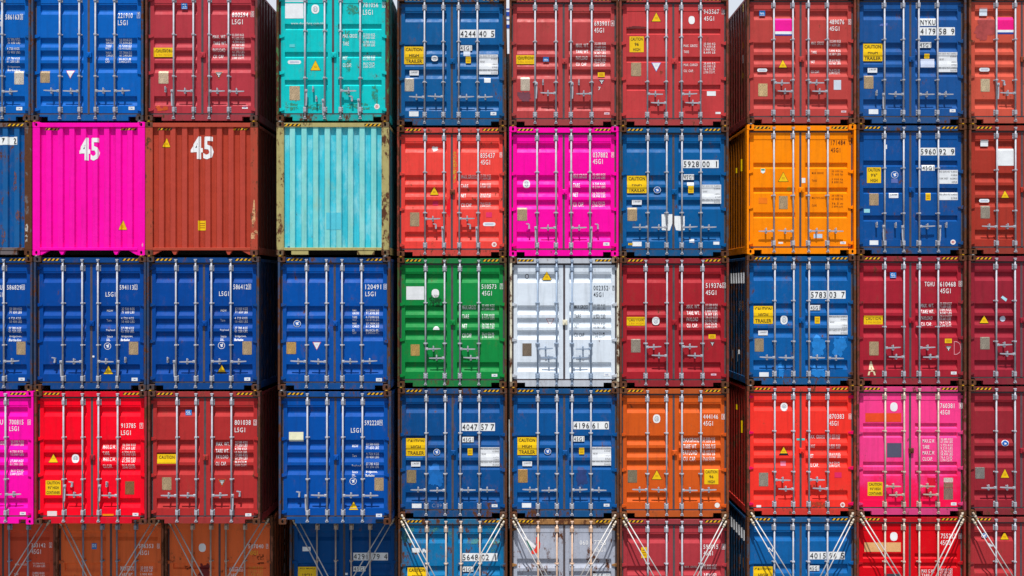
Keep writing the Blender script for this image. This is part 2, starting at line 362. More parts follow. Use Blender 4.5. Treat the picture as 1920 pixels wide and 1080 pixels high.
# ---- every container: kind of front, colour, place, and what is painted or stuck on it (metres on its own face)
CONTAINERS = [
 dict(c=0, r=0, kind='A', col=(4, 91, 173), desc='cobalt blue container numbered 586163, cut by the left edge of the top row', rust=0.3, hand='LLRR', hz=(2.26, 2.26), L45=1, rx=(-0.592, -0.168, 0.172, 0.589), pos=(-11.6699, -0.6667, 11.682), dec=[
  ('t','serial_number','586163',(0.6298,2.2173,0.9267,2.3284),'W',0.007),
  ('k','serial_number','3',(0.9474,2.2148,1.0094,2.3387),'W',0.007),
  ('t','serial_number','U',(0.4877,2.2173,0.5394,2.3284),'W',0.007),
  ('t','serial_number','L5G1',(0.3199,2.0701,0.5342,2.1786),'W',0.007),
  ('t','weight_table','32 500 KGS',(0.6633,1.7654,0.9345,1.8171),'W',0.007),
  ('t','weight_table','71 650 LBS',(0.6633,1.6957,0.9345,1.7473),'W',0.007),
  ('t','weight_table','4 720 KGS',(0.6633,1.5588,0.9345,1.6105),'W',0.007),
  ('t','weight_table','10 400 LBS',(0.6633,1.4865,0.9345,1.5381),'W',0.007),
  ('t','weight_table','27 780 KGS',(0.6633,1.3522,0.9345,1.4039),'W',0.007),
  ('t','weight_table','61 250 LBS',(0.6633,1.2799,0.9345,1.3315),'W',0.007),
  ('t','weight_table','Bridgetown,',(0.6633,1.1663,0.9345,1.2179),'W',0.007),
  ('t','weight_table','Barbados',(0.6633,1.0991,0.9345,1.1508),'W',0.007),
  ('plate',(0.8234,0.8047,1.03,1.0991),(205,195,180)),
  ('maker',(0.8699,0.2417,0.999,0.3115),(235,240,245))]),
 dict(c=1, r=0, kind='A', col=(4, 93, 179), desc='bright blue container numbered 221910 with an empty white triangle, top row', rust=0.25, hand='LLRR', hz=(2.25, 2.25), L45=1, rx=(-0.61, -0.185, 0.165, 0.582), pos=(-9.2208, -0.6667, 11.682), dec=[
  ('t','serial_number','221910',(0.634,2.2483,0.9517,2.3645),'W',0.007),
  ('k','serial_number','7',(1.0472,2.2483,1.117,2.3775),'W',0.007),
  ('t','serial_number','L5G1',(0.634,2.0934,0.8432,2.2044),'W',0.007),
  ('t','weight_table','MAX.',(0.3603,1.7538,0.4894,1.8028),'W',0.007),
  ('t','weight_table','GROSS',(0.3603,1.697,0.523,1.746),'W',0.007),
  ('t','weight_table','TARE',(0.3603,1.6247,0.4843,1.6737),'W',0.007),
  ('t','weight_table','WGT.',(0.3603,1.5653,0.4843,1.6143),'W',0.007),
  ('t','weight_table','MAX.',(0.3603,1.4775,0.4894,1.5265),'W',0.007),
  ('t','weight_table','CARGO',(0.3603,1.4181,0.5307,1.4671),'W',0.007),
  ('t','weight_table','CU.',(0.3603,1.3354,0.4326,1.3845),'W',0.007),
  ('t','weight_table','CAP.',(0.3603,1.276,0.4636,1.3251),'W',0.007),
  ('t','weight_table','32.500KGS',(0.6547,1.7538,0.9233,1.8028),'W',0.007),
  ('t','weight_table','71.650LBS',(0.6547,1.697,0.9233,1.746),'W',0.007),
  ('t','weight_table','4.720KGS',(0.6547,1.6247,0.9233,1.6737),'W',0.007),
  ('t','weight_table','10.410LBS',(0.6547,1.5653,0.9233,1.6143),'W',0.007),
  ('t','weight_table','27.780KGS',(0.6547,1.4775,0.9233,1.5265),'W',0.007),
  ('t','weight_table','61.240LBS',(0.6547,1.4181,0.9233,1.4671),'W',0.007),
  ('t','weight_table','86.0CU.M.',(0.6547,1.3354,0.9233,1.3845),'W',0.007),
  ('t','weight_table','3.040CU.FT.',(0.6547,1.276,0.9233,1.3251),'W',0.007),
  ('plate',(-1.0575,0.8409,-0.8509,1.0991),(175,150,115)),
  ('trd',(-0.5023,0.9261,-0.3086,1.112),(205,70,80)),
  ('maker',(0.8665,0.2495,0.9956,0.3192),(235,240,245))]),
 dict(c=2, r=0, kind='A', col=(172, 55, 65), desc='rose red container numbered 800594 with a yellow caution label, top row', rust=0.35, hand='lLRR', hz=(2.25, 2.25), L45=1, rx=(-0.611, -0.183, 0.162, 0.582), pos=(-6.744, -0.6667, 11.682), dec=[
  ('t','serial_number','800594',(0.6428,2.269,0.9915,2.3775),'W',0.007),
  ('k','serial_number','0',(1.0509,2.2742,1.1206,2.3981),'W',0.007),
  ('t','serial_number','L5G1',(0.6428,2.114,0.8753,2.2225),'W',0.007),
  ('gl',(-0.4625,2.4498,-0.3333,2.5789)),
  ('caution',(-1.0616,1.4039,-0.6407,1.6053),['CAUTION','2.9m HIGH']),
  ('t','weight_table','MAX. WT.',(0.2245,1.8054,0.5137,1.8803),'W',0.007),
  ('t','weight_table','TARE WT.',(0.2245,1.6711,0.5137,1.746),'W',0.007),
  ('t','weight_table','PAYLOAD',(0.2245,1.5162,0.4931,1.5911),'W',0.007),
  ('t','weight_table','CU. CAP.',(0.2245,1.3819,0.4621,1.4568),'W',0.007),
  ('t','weight_table','32.500 KGS',(0.6454,1.8558,0.9037,1.9074),'W',0.007),
  ('t','weight_table','71.650 LBS',(0.6454,1.7835,0.9037,1.8351),'W',0.007),
  ('t','weight_table','4.700 KGS',(0.6454,1.7138,0.9037,1.7654),'W',0.007),
  ('t','weight_table','10.360 LBS',(0.6454,1.6466,0.9037,1.6983),'W',0.007),
  ('t','weight_table','27.800 KGS',(0.6454,1.5691,0.9037,1.6208),'W',0.007),
  ('t','weight_table','61.290 LBS',(0.6454,1.4942,0.9037,1.5459),'W',0.007),
  ('t','weight_table','86.0 CU.M.',(0.6454,1.4297,0.9037,1.4813),'W',0.007),
  ('t','weight_table','3.040 CU.FT.',(0.6454,1.3599,0.9037,1.4116),'W',0.007),
  ('plate',(-0.9583,0.8228,-0.744,1.0991),(205,180,150)),
  ('trt',(0.2555,0.9132,0.4543,1.0862),(215,90,50)),
  ('maker',(0.8623,0.2753,0.9863,0.3399),(235,240,245)),
  ('blot','paint_patch',(-1.028,0.2366,-0.744,0.3399),(196,78,22)),
  ('blot','paint_patch',(0.0101,0.6808,0.1134,0.9907),(170,45,45))]),
 dict(c=3, r=0, kind='B', col=(10, 190, 190), desc='turquoise container with a white square and web address, top row', rust=0.55, hand='rlRl', hz=(2.24, 2.45), L45=1, bands=(0.77, 0.61), fr=(60, 120, 70), rx=(-0.604, -0.177, 0.168, 0.596), cl=(0.938, 1.96), pos=(-3.8967, -0.6667, 11.682), dec=[
  ('t','serial_number','781056',(0.6493,2.4833,0.9798,2.5866),'W',0.007),
  ('k','serial_number','3',(1.0676,2.4756,1.1399,2.597),'W',0.007),
  ('t','serial_number','L5G1',(0.6493,2.3206,0.861,2.4317),'W',0.007),
  ('rect','white_sticker',(-1.0474,2.2432,-0.6471,2.6357),(232,236,240)),
  ('oval',(-0.4741,2.3465,-0.3063,2.5453),1),
  ('t','web_address','www.dongfang.com.hk',(-0.9209,2.096,-0.203,2.1605),'W',0),
  ('t','weight_table','MAX. GROSS',(0.2102,1.8196,0.5201,1.9023),'W',0.007),
  ('t','weight_table','TARE',(0.2102,1.6518,0.3394,1.7344),'W',0.007),
  ('t','weight_table','NET',(0.2102,1.3419,0.3058,1.4245),'W',0.007),
  ('t','weight_table','CU.CAP.',(0.2102,1.1818,0.4039,1.2644),'W',0.007),
  ('t','weight_table','32.500 KGS',(0.657,1.8584,0.9101,1.9152),'W',0.007),
  ('t','weight_table','71.650 LBS',(0.657,1.7964,0.9101,1.8532),'W',0.007),
  ('t','weight_table','4.700 KGS',(0.657,1.6983,0.9101,1.7551),'W',0.007),
  ('t','weight_table','10.360 LBS',(0.657,1.6337,0.9101,1.6905),'W',0.007),
  ('t','weight_table','27.800 KGS',(0.657,1.3884,0.9101,1.4452),'W',0.007),
  ('t','weight_table','61.290 LBS',(0.657,1.329,0.9101,1.3858),'W',0.007),
  ('t','weight_table','86.0 CU.M.',(0.657,1.2308,0.9101,1.2876),'W',0.007),
  ('t','weight_table','3.040 CU.FT.',(0.657,1.1637,0.9101,1.2205),'W',0.007),
  ('pill',(-0.9906,1.2489,-0.7014,1.3315)),
  ('tri',(-0.5051,1.1069,-0.2675,1.3393)),
  ('plate',(-0.9519,0.4612,-0.7272,0.7711),(190,165,130)),
  ('rcross',(0.8946,0.2624,1.0108,0.3838)),
  ('rect','faded_sticker',(-0.9519,1.6156,-0.8357,1.6802),(90,200,205)),
  ('blot','worn_patch',(0.2877,2.3335,0.5847,2.5272),(62,140,118)),
  ('blot','worn_patch',(0.249,1.7138,0.3652,1.9978),(62,140,118)),
  ('blot','worn_patch',(0.2748,1.081,0.391,1.3522),(62,140,118)),
  ('blot','worn_patch',(-0.9906,0.2417,-0.7582,0.3967),(62,140,118)),
  ('blot','worn_patch',(-0.5516,0.2417,-0.2546,0.3838),(62,140,118)),
  ('blot','worn_patch',(0.2877,0.2676,0.8559,0.3838),(62,140,118)),
  ('blot','worn_patch',(0.8429,0.4225,0.985,0.797),(62,140,118)),
  ('blot','worn_patch',(0.249,0.5775,0.3652,0.7711),(62,140,118))]),
 dict(c=4, r=0, kind='A', col=(14, 89, 148), desc='navy blue container numbered 4244405 with a yellow high trailer label, top row', rust=0.5, hand='LLRR', hz=(2.26, 2.26), rx=(-0.61, -0.191, 0.153, 0.572), pos=(-1.3465, 0.0, 11.682), dec=[
  ('rect','number_board',(0.1765,1.9774,0.9627,2.158),(235,238,242)),
  ('t','number_board_text','4244',(0.1925,2.0009,0.5298,2.1309),'K',0.0),
  ('t','number_board_text','40',(0.6094,2.0009,0.7741,2.1309),'K',0.0),
  ('t','number_board_text','5',(0.875,2.0009,0.9494,2.1309),'K',0.0),
  ('rect','code_board',(0.1792,1.6879,0.4501,1.8127),(235,238,242)),
  ('t','code_board_text','45G1',(0.1925,1.7041,0.4315,1.794),'K',0.0),
  ('caution',(-1.0691,1.3878,-0.6309,1.7809),['CAUTION','HIGH','TRAILER']),
  ('oval',(-0.4609,1.4542,-0.3148,1.5737),1),
  ('rect','white_sticker',(0.2589,1.5684,0.4102,1.6746),(205,215,230)),
  ('ysmall',(0.3093,1.409,0.4235,1.5551)),
  ('rect','weight_board',(0.6094,1.1567,1.0291,1.6003),(228,232,236)),
  ('t','weight_board_text','MAX GROSS WGT 30,480KGS',(0.6178,1.5496,1.0165,1.5876),'K',0.0),
  ('t','weight_board_text','67,200LBS',(0.878,1.4862,1.0165,1.5242),'K',0.0),
  ('t','weight_board_text','TARE WGT',(0.6304,1.4229,0.7353,1.4609),'K',0.0),
  ('t','weight_board_text','3,980KGS',(0.8948,1.3595,1.0165,1.3975),'K',0.0),
  ('t','weight_board_text','8,770LBS',(0.9032,1.2961,1.0165,1.3341),'K',0.0),
  ('t','weight_board_text','MAX CARGO WGT 26,500KGS',(0.6178,1.2328,1.0165,1.2708),'K',0.0),
  ('t','weight_board_text','58,430LBS',(0.878,1.1694,1.0165,1.2074),'K',0.0),
  ('rect','white_sticker',(0.7237,0.9708,0.8671,1.0691),(232,236,240)),
  ('rect','approval_sticker',(-0.9496,1.1355,-0.7451,1.2417),(230,233,238)),
  ('t','approval_sticker_text','J-ACEP',(-0.9189,1.1833,-0.7696,1.2258),'K',0.01),
  ('plate',(-1.0559,0.7769,-0.8513,1.0691),(190,180,165)),
  ('rect','white_sticker',(-0.9576,0.2139,-0.7478,0.3254),(232,236,240)),
  ('maker',(0.8671,0.2404,0.9946,0.3121),(235,240,245))]),
 dict(c=5, r=0, kind='A', col=(174, 64, 65), desc='brick red container numbered 693901 with two hanging handles, top row', rust=0.4, hand='rLrL', hz=(1.97, 2.18), rx=(-0.644, -0.178, 0.158, 0.622), pos=(1.1595, 0.0, 11.682), dec=[
  ('t','serial_number','693901',(0.6851,2.243,1.0118,2.3439),'W',0.007),
  ('k','serial_number','4',(1.0569,2.2377,1.1313,2.3572),'W',0.007),
  ('t','serial_number','45G1',(0.6851,2.0916,0.9002,2.1979),'W',0.007),
  ('caution',(-1.0652,1.3878,-0.6615,1.587),['CAUTION','2.9m HIGH']),
  ('gl',(-0.4623,1.4462,-0.3348,1.5472)),
  ('t','weight_table','MAX. WT.',(0.2761,1.7689,0.5629,1.8459),'W',0.007),
  ('t','weight_table','TARE WT.',(0.2761,1.6335,0.5629,1.7105),'W',0.007),
  ('t','weight_table','PAYLOAD',(0.2761,1.49,0.5364,1.5671),'W',0.007),
  ('t','weight_table','CU. CAP.',(0.2761,1.3493,0.5231,1.4263),'W',0.007),
  ('t','weight_table','32.500 KGS',(0.6931,1.822,0.9427,1.8725),'W',0.007),
  ('t','weight_table','71.650 LBS',(0.6931,1.7503,0.9427,1.8008),'W',0.007),
  ('t','weight_table','3.890 KGS',(0.6931,1.6813,0.9427,1.7317),'W',0.007),
  ('t','weight_table','8.587 LBS',(0.6931,1.6149,0.9427,1.6653),'W',0.007),
  ('t','weight_table','28.610 KGS',(0.6931,1.5432,0.9427,1.5936),'W',0.007),
  ('t','weight_table','63.063 LBS',(0.6931,1.4688,0.9427,1.5193),'W',0.007),
  ('t','weight_table','76.4 CU.M.',(0.6931,1.4024,0.9427,1.4529),'W',0.007),
  ('t','weight_table','2.698 CU.FT.',(0.6931,1.336,0.9427,1.3865),'W',0.007),
  ('ysmall',(0.7648,1.1009,0.9188,1.2019)),
  ('trt',(0.7595,0.8964,0.9401,1.0558),(220,40,70)),
  ('t','chalk_mark','7',(0.7727,0.8035,0.8259,0.8752),'W',0.007),
  ('plate',(-0.9669,0.7902,-0.7598,1.0903),(195,180,160)),
  ('blot','paint_patch',(-1.0333,0.5644,-0.7332,0.7636),(118,64,78)),
  ('maker',(0.9055,0.2537,1.0251,0.3042),(235,190,195))]),
 dict(c=6, r=0, kind='B', col=(188, 61, 63), desc='light red container numbered 943567 with an inverted blue edged triangle, top row', rust=0.4, hand='RLRL', hz=(2.196, 2.394), bands=(0.714, 0.628), rx=(-0.59, -0.169, 0.173, 0.6), cl=(0.913, 1.913), pos=(3.6178, 0.0, 11.682), dec=[
  ('tri',(-0.497,2.336,-0.2713,2.5564)),
  ('caution',(-0.9831,1.6534,-0.6644,2.0066),['CAUTION','96','HIGH']),
  ('plate',(-0.9486,1.1169,-0.7228,1.4223),(175,150,115)),
  ('trd',(-0.497,1.2098,-0.2713,1.4223),(90,110,190)),
  ('oval',(0.3396,2.2829,0.4777,2.4635),0),
  ('t','serial_number','943567',(0.6769,2.5086,1.0248,2.6095),'W',0.007),
  ('k','serial_number','8',(1.0833,2.5033,1.1497,2.6228),'W',0.007),
  ('t','serial_number','45G1',(0.6849,2.3572,0.9106,2.4555),'W',0.007),
  ('t','weight_table','MAX. GROSS',(0.2307,1.7676,0.5361,1.826),'W',0.007),
  ('t','weight_table','TARE',(0.2307,1.6321,0.3449,1.6906),'W',0.007),
  ('t','weight_table','MAX. CARGO',(0.2307,1.34,0.5414,1.3984),'W',0.007),
  ('t','weight_table','CU. CAP.',(0.2307,1.2045,0.4511,1.263),'W',0.007),
  ('t','weight_table','32.500 KG',(0.6769,1.8141,0.9372,1.8645),'W',0.007),
  ('t','weight_table','71.650 LB',(0.6769,1.753,0.9372,1.8035),'W',0.007),
  ('t','weight_table','3.900 KG',(0.6769,1.6866,0.9372,1.7371),'W',0.007),
  ('t','weight_table','8.600 LB',(0.6769,1.6202,0.9372,1.6707),'W',0.007),
  ('t','weight_table','28.600 KG',(0.6769,1.3758,0.9372,1.4263),'W',0.007),
  ('t','weight_table','63.050 LB',(0.6769,1.3094,0.9372,1.3599),'W',0.007),
  ('t','weight_table','76.4 CU.M.',(0.6769,1.243,0.9372,1.2935),'W',0.007),
  ('t','weight_table','2.700 CU.FT.',(0.6769,1.1766,0.9372,1.2271),'W',0.007),
  ('rect','white_sticker',(0.7513,0.676,0.9505,0.7769),(232,236,240)),
  ('rect','white_sticker',(0.9425,0.267,1.0567,0.3121),(232,236,240)),
  ('blot','dent_mark',(-1.0548,2.1713,-0.6033,2.2324),(110,35,35))]),
 dict(c=7, r=0, kind='A', col=(180, 66, 62), desc='brick red container numbered 489076 with a magenta sticker, top row', rust=0.35, hand='RLRL', hz=(1.987, 2.185), side=0, rx=(-0.614, -0.188, 0.159, 0.583), pos=(6.469, 0.0, 11.729), dec=[
  ('gl',(-0.926,2.4218,-0.7932,2.5413)),
  ('rect','pink_sticker',(-0.5727,2.0712,-0.1956,2.3633),(245,5,150)),
  ('rect','white_sticker',(-0.5727,2.0101,-0.1956,2.0712),(232,236,240)),
  ('rect','blue_strip',(-0.5727,1.9782,-0.1956,2.0101),(25,60,150)),
  ('tri',(-0.5063,1.2425,-0.2885,1.447)),
  ('pill',(-0.9711,1.1682,-0.7454,1.2425)),
  ('plate',(-0.9499,0.6184,-0.7427,0.9026),(205,175,125)),
  ('t','serial_number','489076',(0.649,2.2305,0.9757,2.3368),'W',0.007),
  ('k','serial_number','5',(1.0687,2.2252,1.1271,2.3447),'W',0.007),
  ('t','serial_number','45G1',(0.649,2.0845,0.8668,2.1854),'W',0.007),
  ('t','weight_table','MAX. GROSS',(0.2426,1.7804,0.5189,1.8414),'W',0.007),
  ('t','weight_table','TARE',(0.2426,1.5758,0.3569,1.6369),'W',0.007),
  ('t','weight_table','NET',(0.2426,1.3634,0.3276,1.4245),'W',0.007),
  ('t','weight_table','CU.CAP.',(0.2426,1.1429,0.4365,1.204),'W',0.007),
  ('t','weight_table','32.500 KGS',(0.649,1.8229,0.8987,1.8786),'W',0.007),
  ('t','weight_table','71.650 LBS',(0.649,1.7458,0.8987,1.8016),'W',0.007),
  ('t','weight_table','3.890 KGS',(0.649,1.613,0.8987,1.6688),'W',0.007),
  ('t','weight_table','8.587 LBS',(0.649,1.5333,0.8987,1.5891),'W',0.007),
  ('t','weight_table','28.610 KGS',(0.649,1.3979,0.8987,1.4537),'W',0.007),
  ('t','weight_table','63.063 LBS',(0.649,1.3315,0.8987,1.3873),'W',0.007),
  ('t','weight_table','76.4 CU.M.',(0.649,1.1801,0.8987,1.2359),'W',0.007),
  ('t','weight_table','2.698 CU.FT.',(0.649,1.119,0.8987,1.1748),'W',0.007),
  ('rect','white_sticker',(0.742,0.7644,0.9066,0.9822),(205,215,228)),
  ('maker',(0.9066,0.2518,1.0208,0.297),(235,195,195))]),
 dict(c=8, r=0, kind='A', col=(26, 80, 144), desc='indigo blue container with four letters above number 4179589, top row', rust=0.45, hand='lLRR', hz=(2.25, 2.25), rx=(-0.598, -0.175, 0.167, 0.588), pos=(8.9273, 0.0, 11.729), dec=[
  ('rect','letter_board',(0.2092,2.196,0.5731,2.3633),(235,238,242)),
  ('t','letter_board_text','NYKU',(0.2252,2.2178,0.5598,2.3382),'K',0.0),
  ('rect','number_board',(0.2092,1.9835,0.998,2.1641),(235,238,242)),
  ('t','number_board_text','4179',(0.2252,2.007,0.5598,2.1371),'K',0.0),
  ('t','number_board_text','58',(0.6395,2.007,0.8068,2.1371),'K',0.0),
  ('t','number_board_text','9',(0.9131,2.007,0.9848,2.1371),'K',0.0),
  ('rect','code_board',(0.2039,1.7073,0.4695,1.8321),(235,238,242)),
  ('t','code_board_text','45G1',(0.2172,1.7235,0.4536,1.8134),'K',0.0),
  ('caution',(-1.0603,1.4072,-0.6221,1.7976),['CAUTION','HIGH','TRAILER']),
  ('ysmall',(0.3155,1.4656,0.4297,1.5719)),
  ('rect','white_sticker',(0.2305,1.2611,0.5412,1.455),(205,215,238)),
  ('rect','weight_board',(0.6289,1.1628,1.0512,1.6064),(228,232,236)),
  ('t','weight_board_text','MAX GROSS WGT 30,480KGS',(0.6373,1.5557,1.0385,1.5937),'K',0.0),
  ('t','weight_board_text','67,200LBS',(0.8991,1.4923,1.0385,1.5304),'K',0.0),
  ('t','weight_board_text','TARE WGT',(0.65,1.429,0.7556,1.467),'K',0.0),
  ('t','weight_board_text','3,980KGS',(0.916,1.3656,1.0385,1.4036),'K',0.0),
  ('t','weight_board_text','8,770LBS',(0.9245,1.3022,1.0385,1.3403),'K',0.0),
  ('t','weight_board_text','MAX CARGO WGT 26,500KGS',(0.6373,1.2389,1.0385,1.2769),'K',0.0),
  ('t','weight_board_text','58,430LBS',(0.8991,1.1755,1.0385,1.2135),'K',0.0),
  ('rect','approval_sticker',(-0.9541,1.1496,-0.739,1.2558),(230,233,238)),
  ('t','approval_sticker_text','J-ACEP',(-0.9218,1.1974,-0.7648,1.2399),'K',0.01),
  ('plate',(-1.0391,0.7883,-0.8266,1.0805),(175,150,115)),
  ('rect','white_sticker',(-0.9329,0.2173,-0.7204,0.3262),(232,236,240)),
  ('maker',(0.8812,0.2598,1.0113,0.3262),(235,240,245)),
  ('blot','paint_patch',(-0.6805,2.1907,-0.5026,2.2518),(90,115,190))]),
 dict(c=9, r=0, kind='A', col=(196, 82, 64), desc='orange red container with a magenta sticker at the right edge of the top row', rust=0.4, hand='rLRL', hz=(2.02, 2.22), rx=(-0.593, -0.171, 0.172, 0.595), pos=(11.425, 0.0, 11.729), dec=[
  ('rect','white_sticker',(-0.9471,2.4244,-0.7745,2.5944),(215,228,240)),
  ('blot','paint_patch',(-1.0401,1.9039,-0.6019,2.3952),(174,70,68)),
  ('rect','pink_sticker',(-0.5487,2.1057,-0.1849,2.3979),(248,10,130)),
  ('rect','white_sticker',(-0.5487,2.0526,-0.1849,2.1057),(232,236,240)),
  ('rect','blue_strip',(-0.5487,2.0128,-0.1849,2.0526),(25,60,150)),
  ('pill',(-0.9471,1.1761,-0.7161,1.2611)),
  ('plate',(-0.9206,0.7219,-0.7161,1.0088),(200,180,145))]),
 dict(c=0, r=1, kind='E2', col=(5, 82, 146), desc='worn blue corrugated container end with rusty grey posts, left of the magenta end', rust=0.75, hand='LLRR', hz=(2.28, 2.28), L45=1, fr=(105, 98, 100), pos=(-11.641, -0.6667, 8.76), dec=[
  ('rect','number_board',(0.1389,2.4016,0.898,2.5726),(235,238,242)),
  ('t','number_board_text','7',(0.5445,2.4239,0.6314,2.5469),'K',0.0),
  ('t','number_board_text','2',(0.7995,2.4239,0.8864,2.5469),'K',0.0),
  ('blot','rust_patch',(0.7995,1.376,0.8864,1.8106),(110,78,82)),
  ('blot','rust_patch',(0.53,1.1153,0.6025,1.2601),(110,78,82)),
  ('blot','rust_patch',(0.53,0.2461,0.6459,0.5503),(110,78,82)),
  ('blot','rust_patch',(0.8632,0.6807,0.9501,0.9704),(110,78,82)),
  ('blot','scrape',(1.0805,0.5068,1.1385,0.6807),(200,190,180)),
  ('blot','scrape',(1.066,0.2751,1.1298,0.4489),(200,190,180))]),
 dict(c=1, r=1, kind='E1', col=(250, 4, 168), desc='magenta corrugated container end with a large white 45', rust=0.08, hand='LLRR', hz=(2.28, 2.28), L45=1, fr=(250, 4, 168), pos=(-9.1861, -0.6667, 8.76), dec=[
  ('t','length_mark','45',(-0.2241,2.0569,0.222,2.5552),'W',0.028),
  ('tri',(0.6392,0.5503,0.8189,0.7734)),
  ('blot','scrape',(1.1549,0.1737,1.1839,0.2606),(240,215,230))]),
 dict(c=2, r=1, kind='E1', col=(172, 62, 44), desc='rust brown corrugated container end with a large white 45', rust=0.15, hand='LLRR', hz=(2.28, 2.28), L45=1, fr=(172, 70, 52), pos=(-6.7382, -0.6667, 8.76), dec=[
  ('t','length_mark','45',(-0.25,2.0858,0.2484,2.5842),'W',0.028),
  ('tri',(-0.8584,2.3466,-0.6845,2.5639)),
  ('ysmall',(-0.079,0.5416,0.089,0.7531)),
  ('blot','scrape',(1.1175,0.9704,1.1639,1.1732),(222,165,120)),
  ('blot','scrape',(1.0944,0.5938,1.1639,0.9994),(222,165,120)),
  ('blot','scrape',(1.0654,0.3475,1.1755,0.5068),(222,165,120)),
  ('blot','scrape',(1.1465,0.4489,1.2189,0.5503),(222,165,120))]),
 dict(c=3, r=1, kind='E2', col=(56, 188, 206), desc='pale weathered cyan corrugated container end with yellowed posts', rust=0.32, hand='LLRR', hz=(2.28, 2.28), L45=1, fr=(170, 160, 104), fade=1, pos=(-3.891, -0.6667, 8.76), dec=[
  ('rect','paint_patch',(-0.142,0.559,0.1767,0.9269),(84,196,214)),
  ('blot','paint_patch',(-1.0054,0.1244,-0.9185,0.1939),(30,120,180))]),
 dict(c=4, r=1, kind='A', col=(236, 70, 62), desc='scarlet container numbered 835437 with streaked paint below the navy one', rust=0.5, hand='RlRl', hz=(2.06, 2.26), rx=(-0.6, -0.176, 0.166, 0.589), pos=(-1.3465, 0.0, 8.76), dec=[
  ('t','serial_number','835437',(0.6383,2.2033,0.964,2.3138),'W',0.007),
  ('k','serial_number','9',(1.0716,2.2182,1.1224,2.3318),'W',0.007),
  ('t','serial_number','45G1',(0.6443,2.0539,0.8535,2.1644),'W',0.007),
  ('tri',(-0.5061,1.3726,-0.2879,1.5698)),
  ('rect','pink_sticker',(-0.4314,1.1425,-0.3118,1.2382),(225,40,95)),
  ('plate',(-0.9393,0.6734,-0.7302,0.9842),(175,150,115)),
  ('t','weight_table','MAX.GROSS',(0.2051,1.7431,0.5547,1.8268),'W',0.007),
  ('t','weight_table','TARE',(0.2051,1.531,0.3664,1.6146),'W',0.007),
  ('t','weight_table','NET',(0.2051,1.3188,0.3156,1.4025),'W',0.007),
  ('t','weight_table','CU.CAP.',(0.2051,1.1097,0.4501,1.1933),'W',0.007),
  ('t','weight_table','32.500 KGS',(0.6383,1.785,0.8714,1.8328),'W',0.007),
  ('t','weight_table','71.650 LBS',(0.6383,1.7252,0.8714,1.773),'W',0.007),
  ('t','weight_table','3.890 KGS',(0.6383,1.5877,0.8714,1.6356),'W',0.007),
  ('t','weight_table','8.587 LBS',(0.6383,1.531,0.8714,1.5788),'W',0.007),
  ('t','weight_table','28.610 KGS',(0.6383,1.3666,0.8714,1.4144),'W',0.007),
  ('t','weight_table','63.063 LBS',(0.6383,1.3158,0.8714,1.3637),'W',0.007),
  ('t','weight_table','76.4 CU.M.',(0.6383,1.1635,0.8714,1.2113),'W',0.007),
  ('t','weight_table','2.698 CU.FT.',(0.6383,1.1097,0.8714,1.1575),'W',0.007),
  ('rect','pink_sticker',(0.7638,0.8736,0.8983,0.9872),(228,45,100)),
  ('pill',(0.6951,0.6794,0.976,0.7631)),
  ('rcross',(0.8923,0.2103,1.0029,0.3209)),
  ('blot','torn_sticker',(-0.4553,2.3676,-0.3118,2.4662),(230,230,230)),
  ('blot','paint_patch',(-0.1117,0.9035,-0.028,1.3218),(250,0,30)),
  ('blot','worn_patch',(0.0258,1.7103,0.1065,2.3676),(215,160,60))]),
 dict(c=5, r=1, kind='A', col=(250, 0, 160), desc='magenta container with double doors numbered 037882', rust=0.08, hand='lLRr', hz=(2.26, 2.26), fr=(250, 0, 160), rx=(-0.599, -0.176, 0.164, 0.584), pos=(1.1595, 0.0, 8.76), dec=[
  ('t','serial_number','037882',(0.6542,2.2122,0.9859,2.3288),'W',0.007),
  ('k','serial_number','9',(1.0666,2.2182,1.1263,2.3318),'W',0.007),
  ('t','serial_number','45G1',(0.6542,2.0688,0.8723,2.1794),'W',0.007),
  ('oval',(-0.9115,1.531,-0.7561,1.7103),1),
  ('plate',(-1.04,0.7989,-0.8218,1.0888),(175,150,115)),
  ('t','weight_table','MAX.GROSS',(0.212,1.7521,0.5168,1.8477),'W',0.007),
  ('t','weight_table','TARE',(0.212,1.5429,0.3614,1.6385),'W',0.007),
  ('t','weight_table','NET',(0.212,1.3338,0.3226,1.4294),'W',0.007),
  ('t','weight_table','CU. CAP.',(0.212,1.1157,0.451,1.2113),'W',0.007),
  ('t','weight_table','30.480 KGS',(0.6482,1.8029,0.9321,1.8567),'W',0.007),
  ('t','weight_table','67.200 LBS',(0.6482,1.7371,0.9321,1.7909),'W',0.007),
  ('t','weight_table','3.720 KGS',(0.6482,1.5997,0.9321,1.6535),'W',0.007),
  ('t','weight_table','8.210 LBS',(0.6482,1.528,0.9321,1.5818),'W',0.007),
  ('t','weight_table','26.760 KGS',(0.6482,1.3846,0.9321,1.4384),'W',0.007),
  ('t','weight_table','58.990 LBS',(0.6482,1.3158,0.9321,1.3696),'W',0.007),
  ('t','weight_table','76.4 CU.M.',(0.6482,1.1754,0.9321,1.2292),'W',0.007),
  ('t','weight_table','2.700 CU.FT.',(0.6482,1.1097,0.9321,1.1635),'W',0.007),
  ('maker',(0.8873,0.2402,1.0217,0.3119),(235,240,245))]),
 dict(c=6, r=1, kind='A', col=(6, 87, 146), desc='blue container numbered 5928001 with a torn white sheet across its doors', rust=0.45, hand='LLRR', hz=(2.25, 2.25), rx=(-0.581, -0.158, 0.182, 0.605), pos=(3.6178, 0.0, 8.76), dec=[
  ('rect','number_board',(0.2158,1.9792,1.0135,2.1585),(235,238,242)),
  ('t','number_board_text','5928',(0.2307,2.0025,0.5713,2.1316),'K',0.0),
  ('t','number_board_text','00',(0.649,2.0025,0.8104,2.1316),'K',0.0),
  ('t','number_board_text','1',(0.9478,2.0025,0.9837,2.1316),'K',0.0),
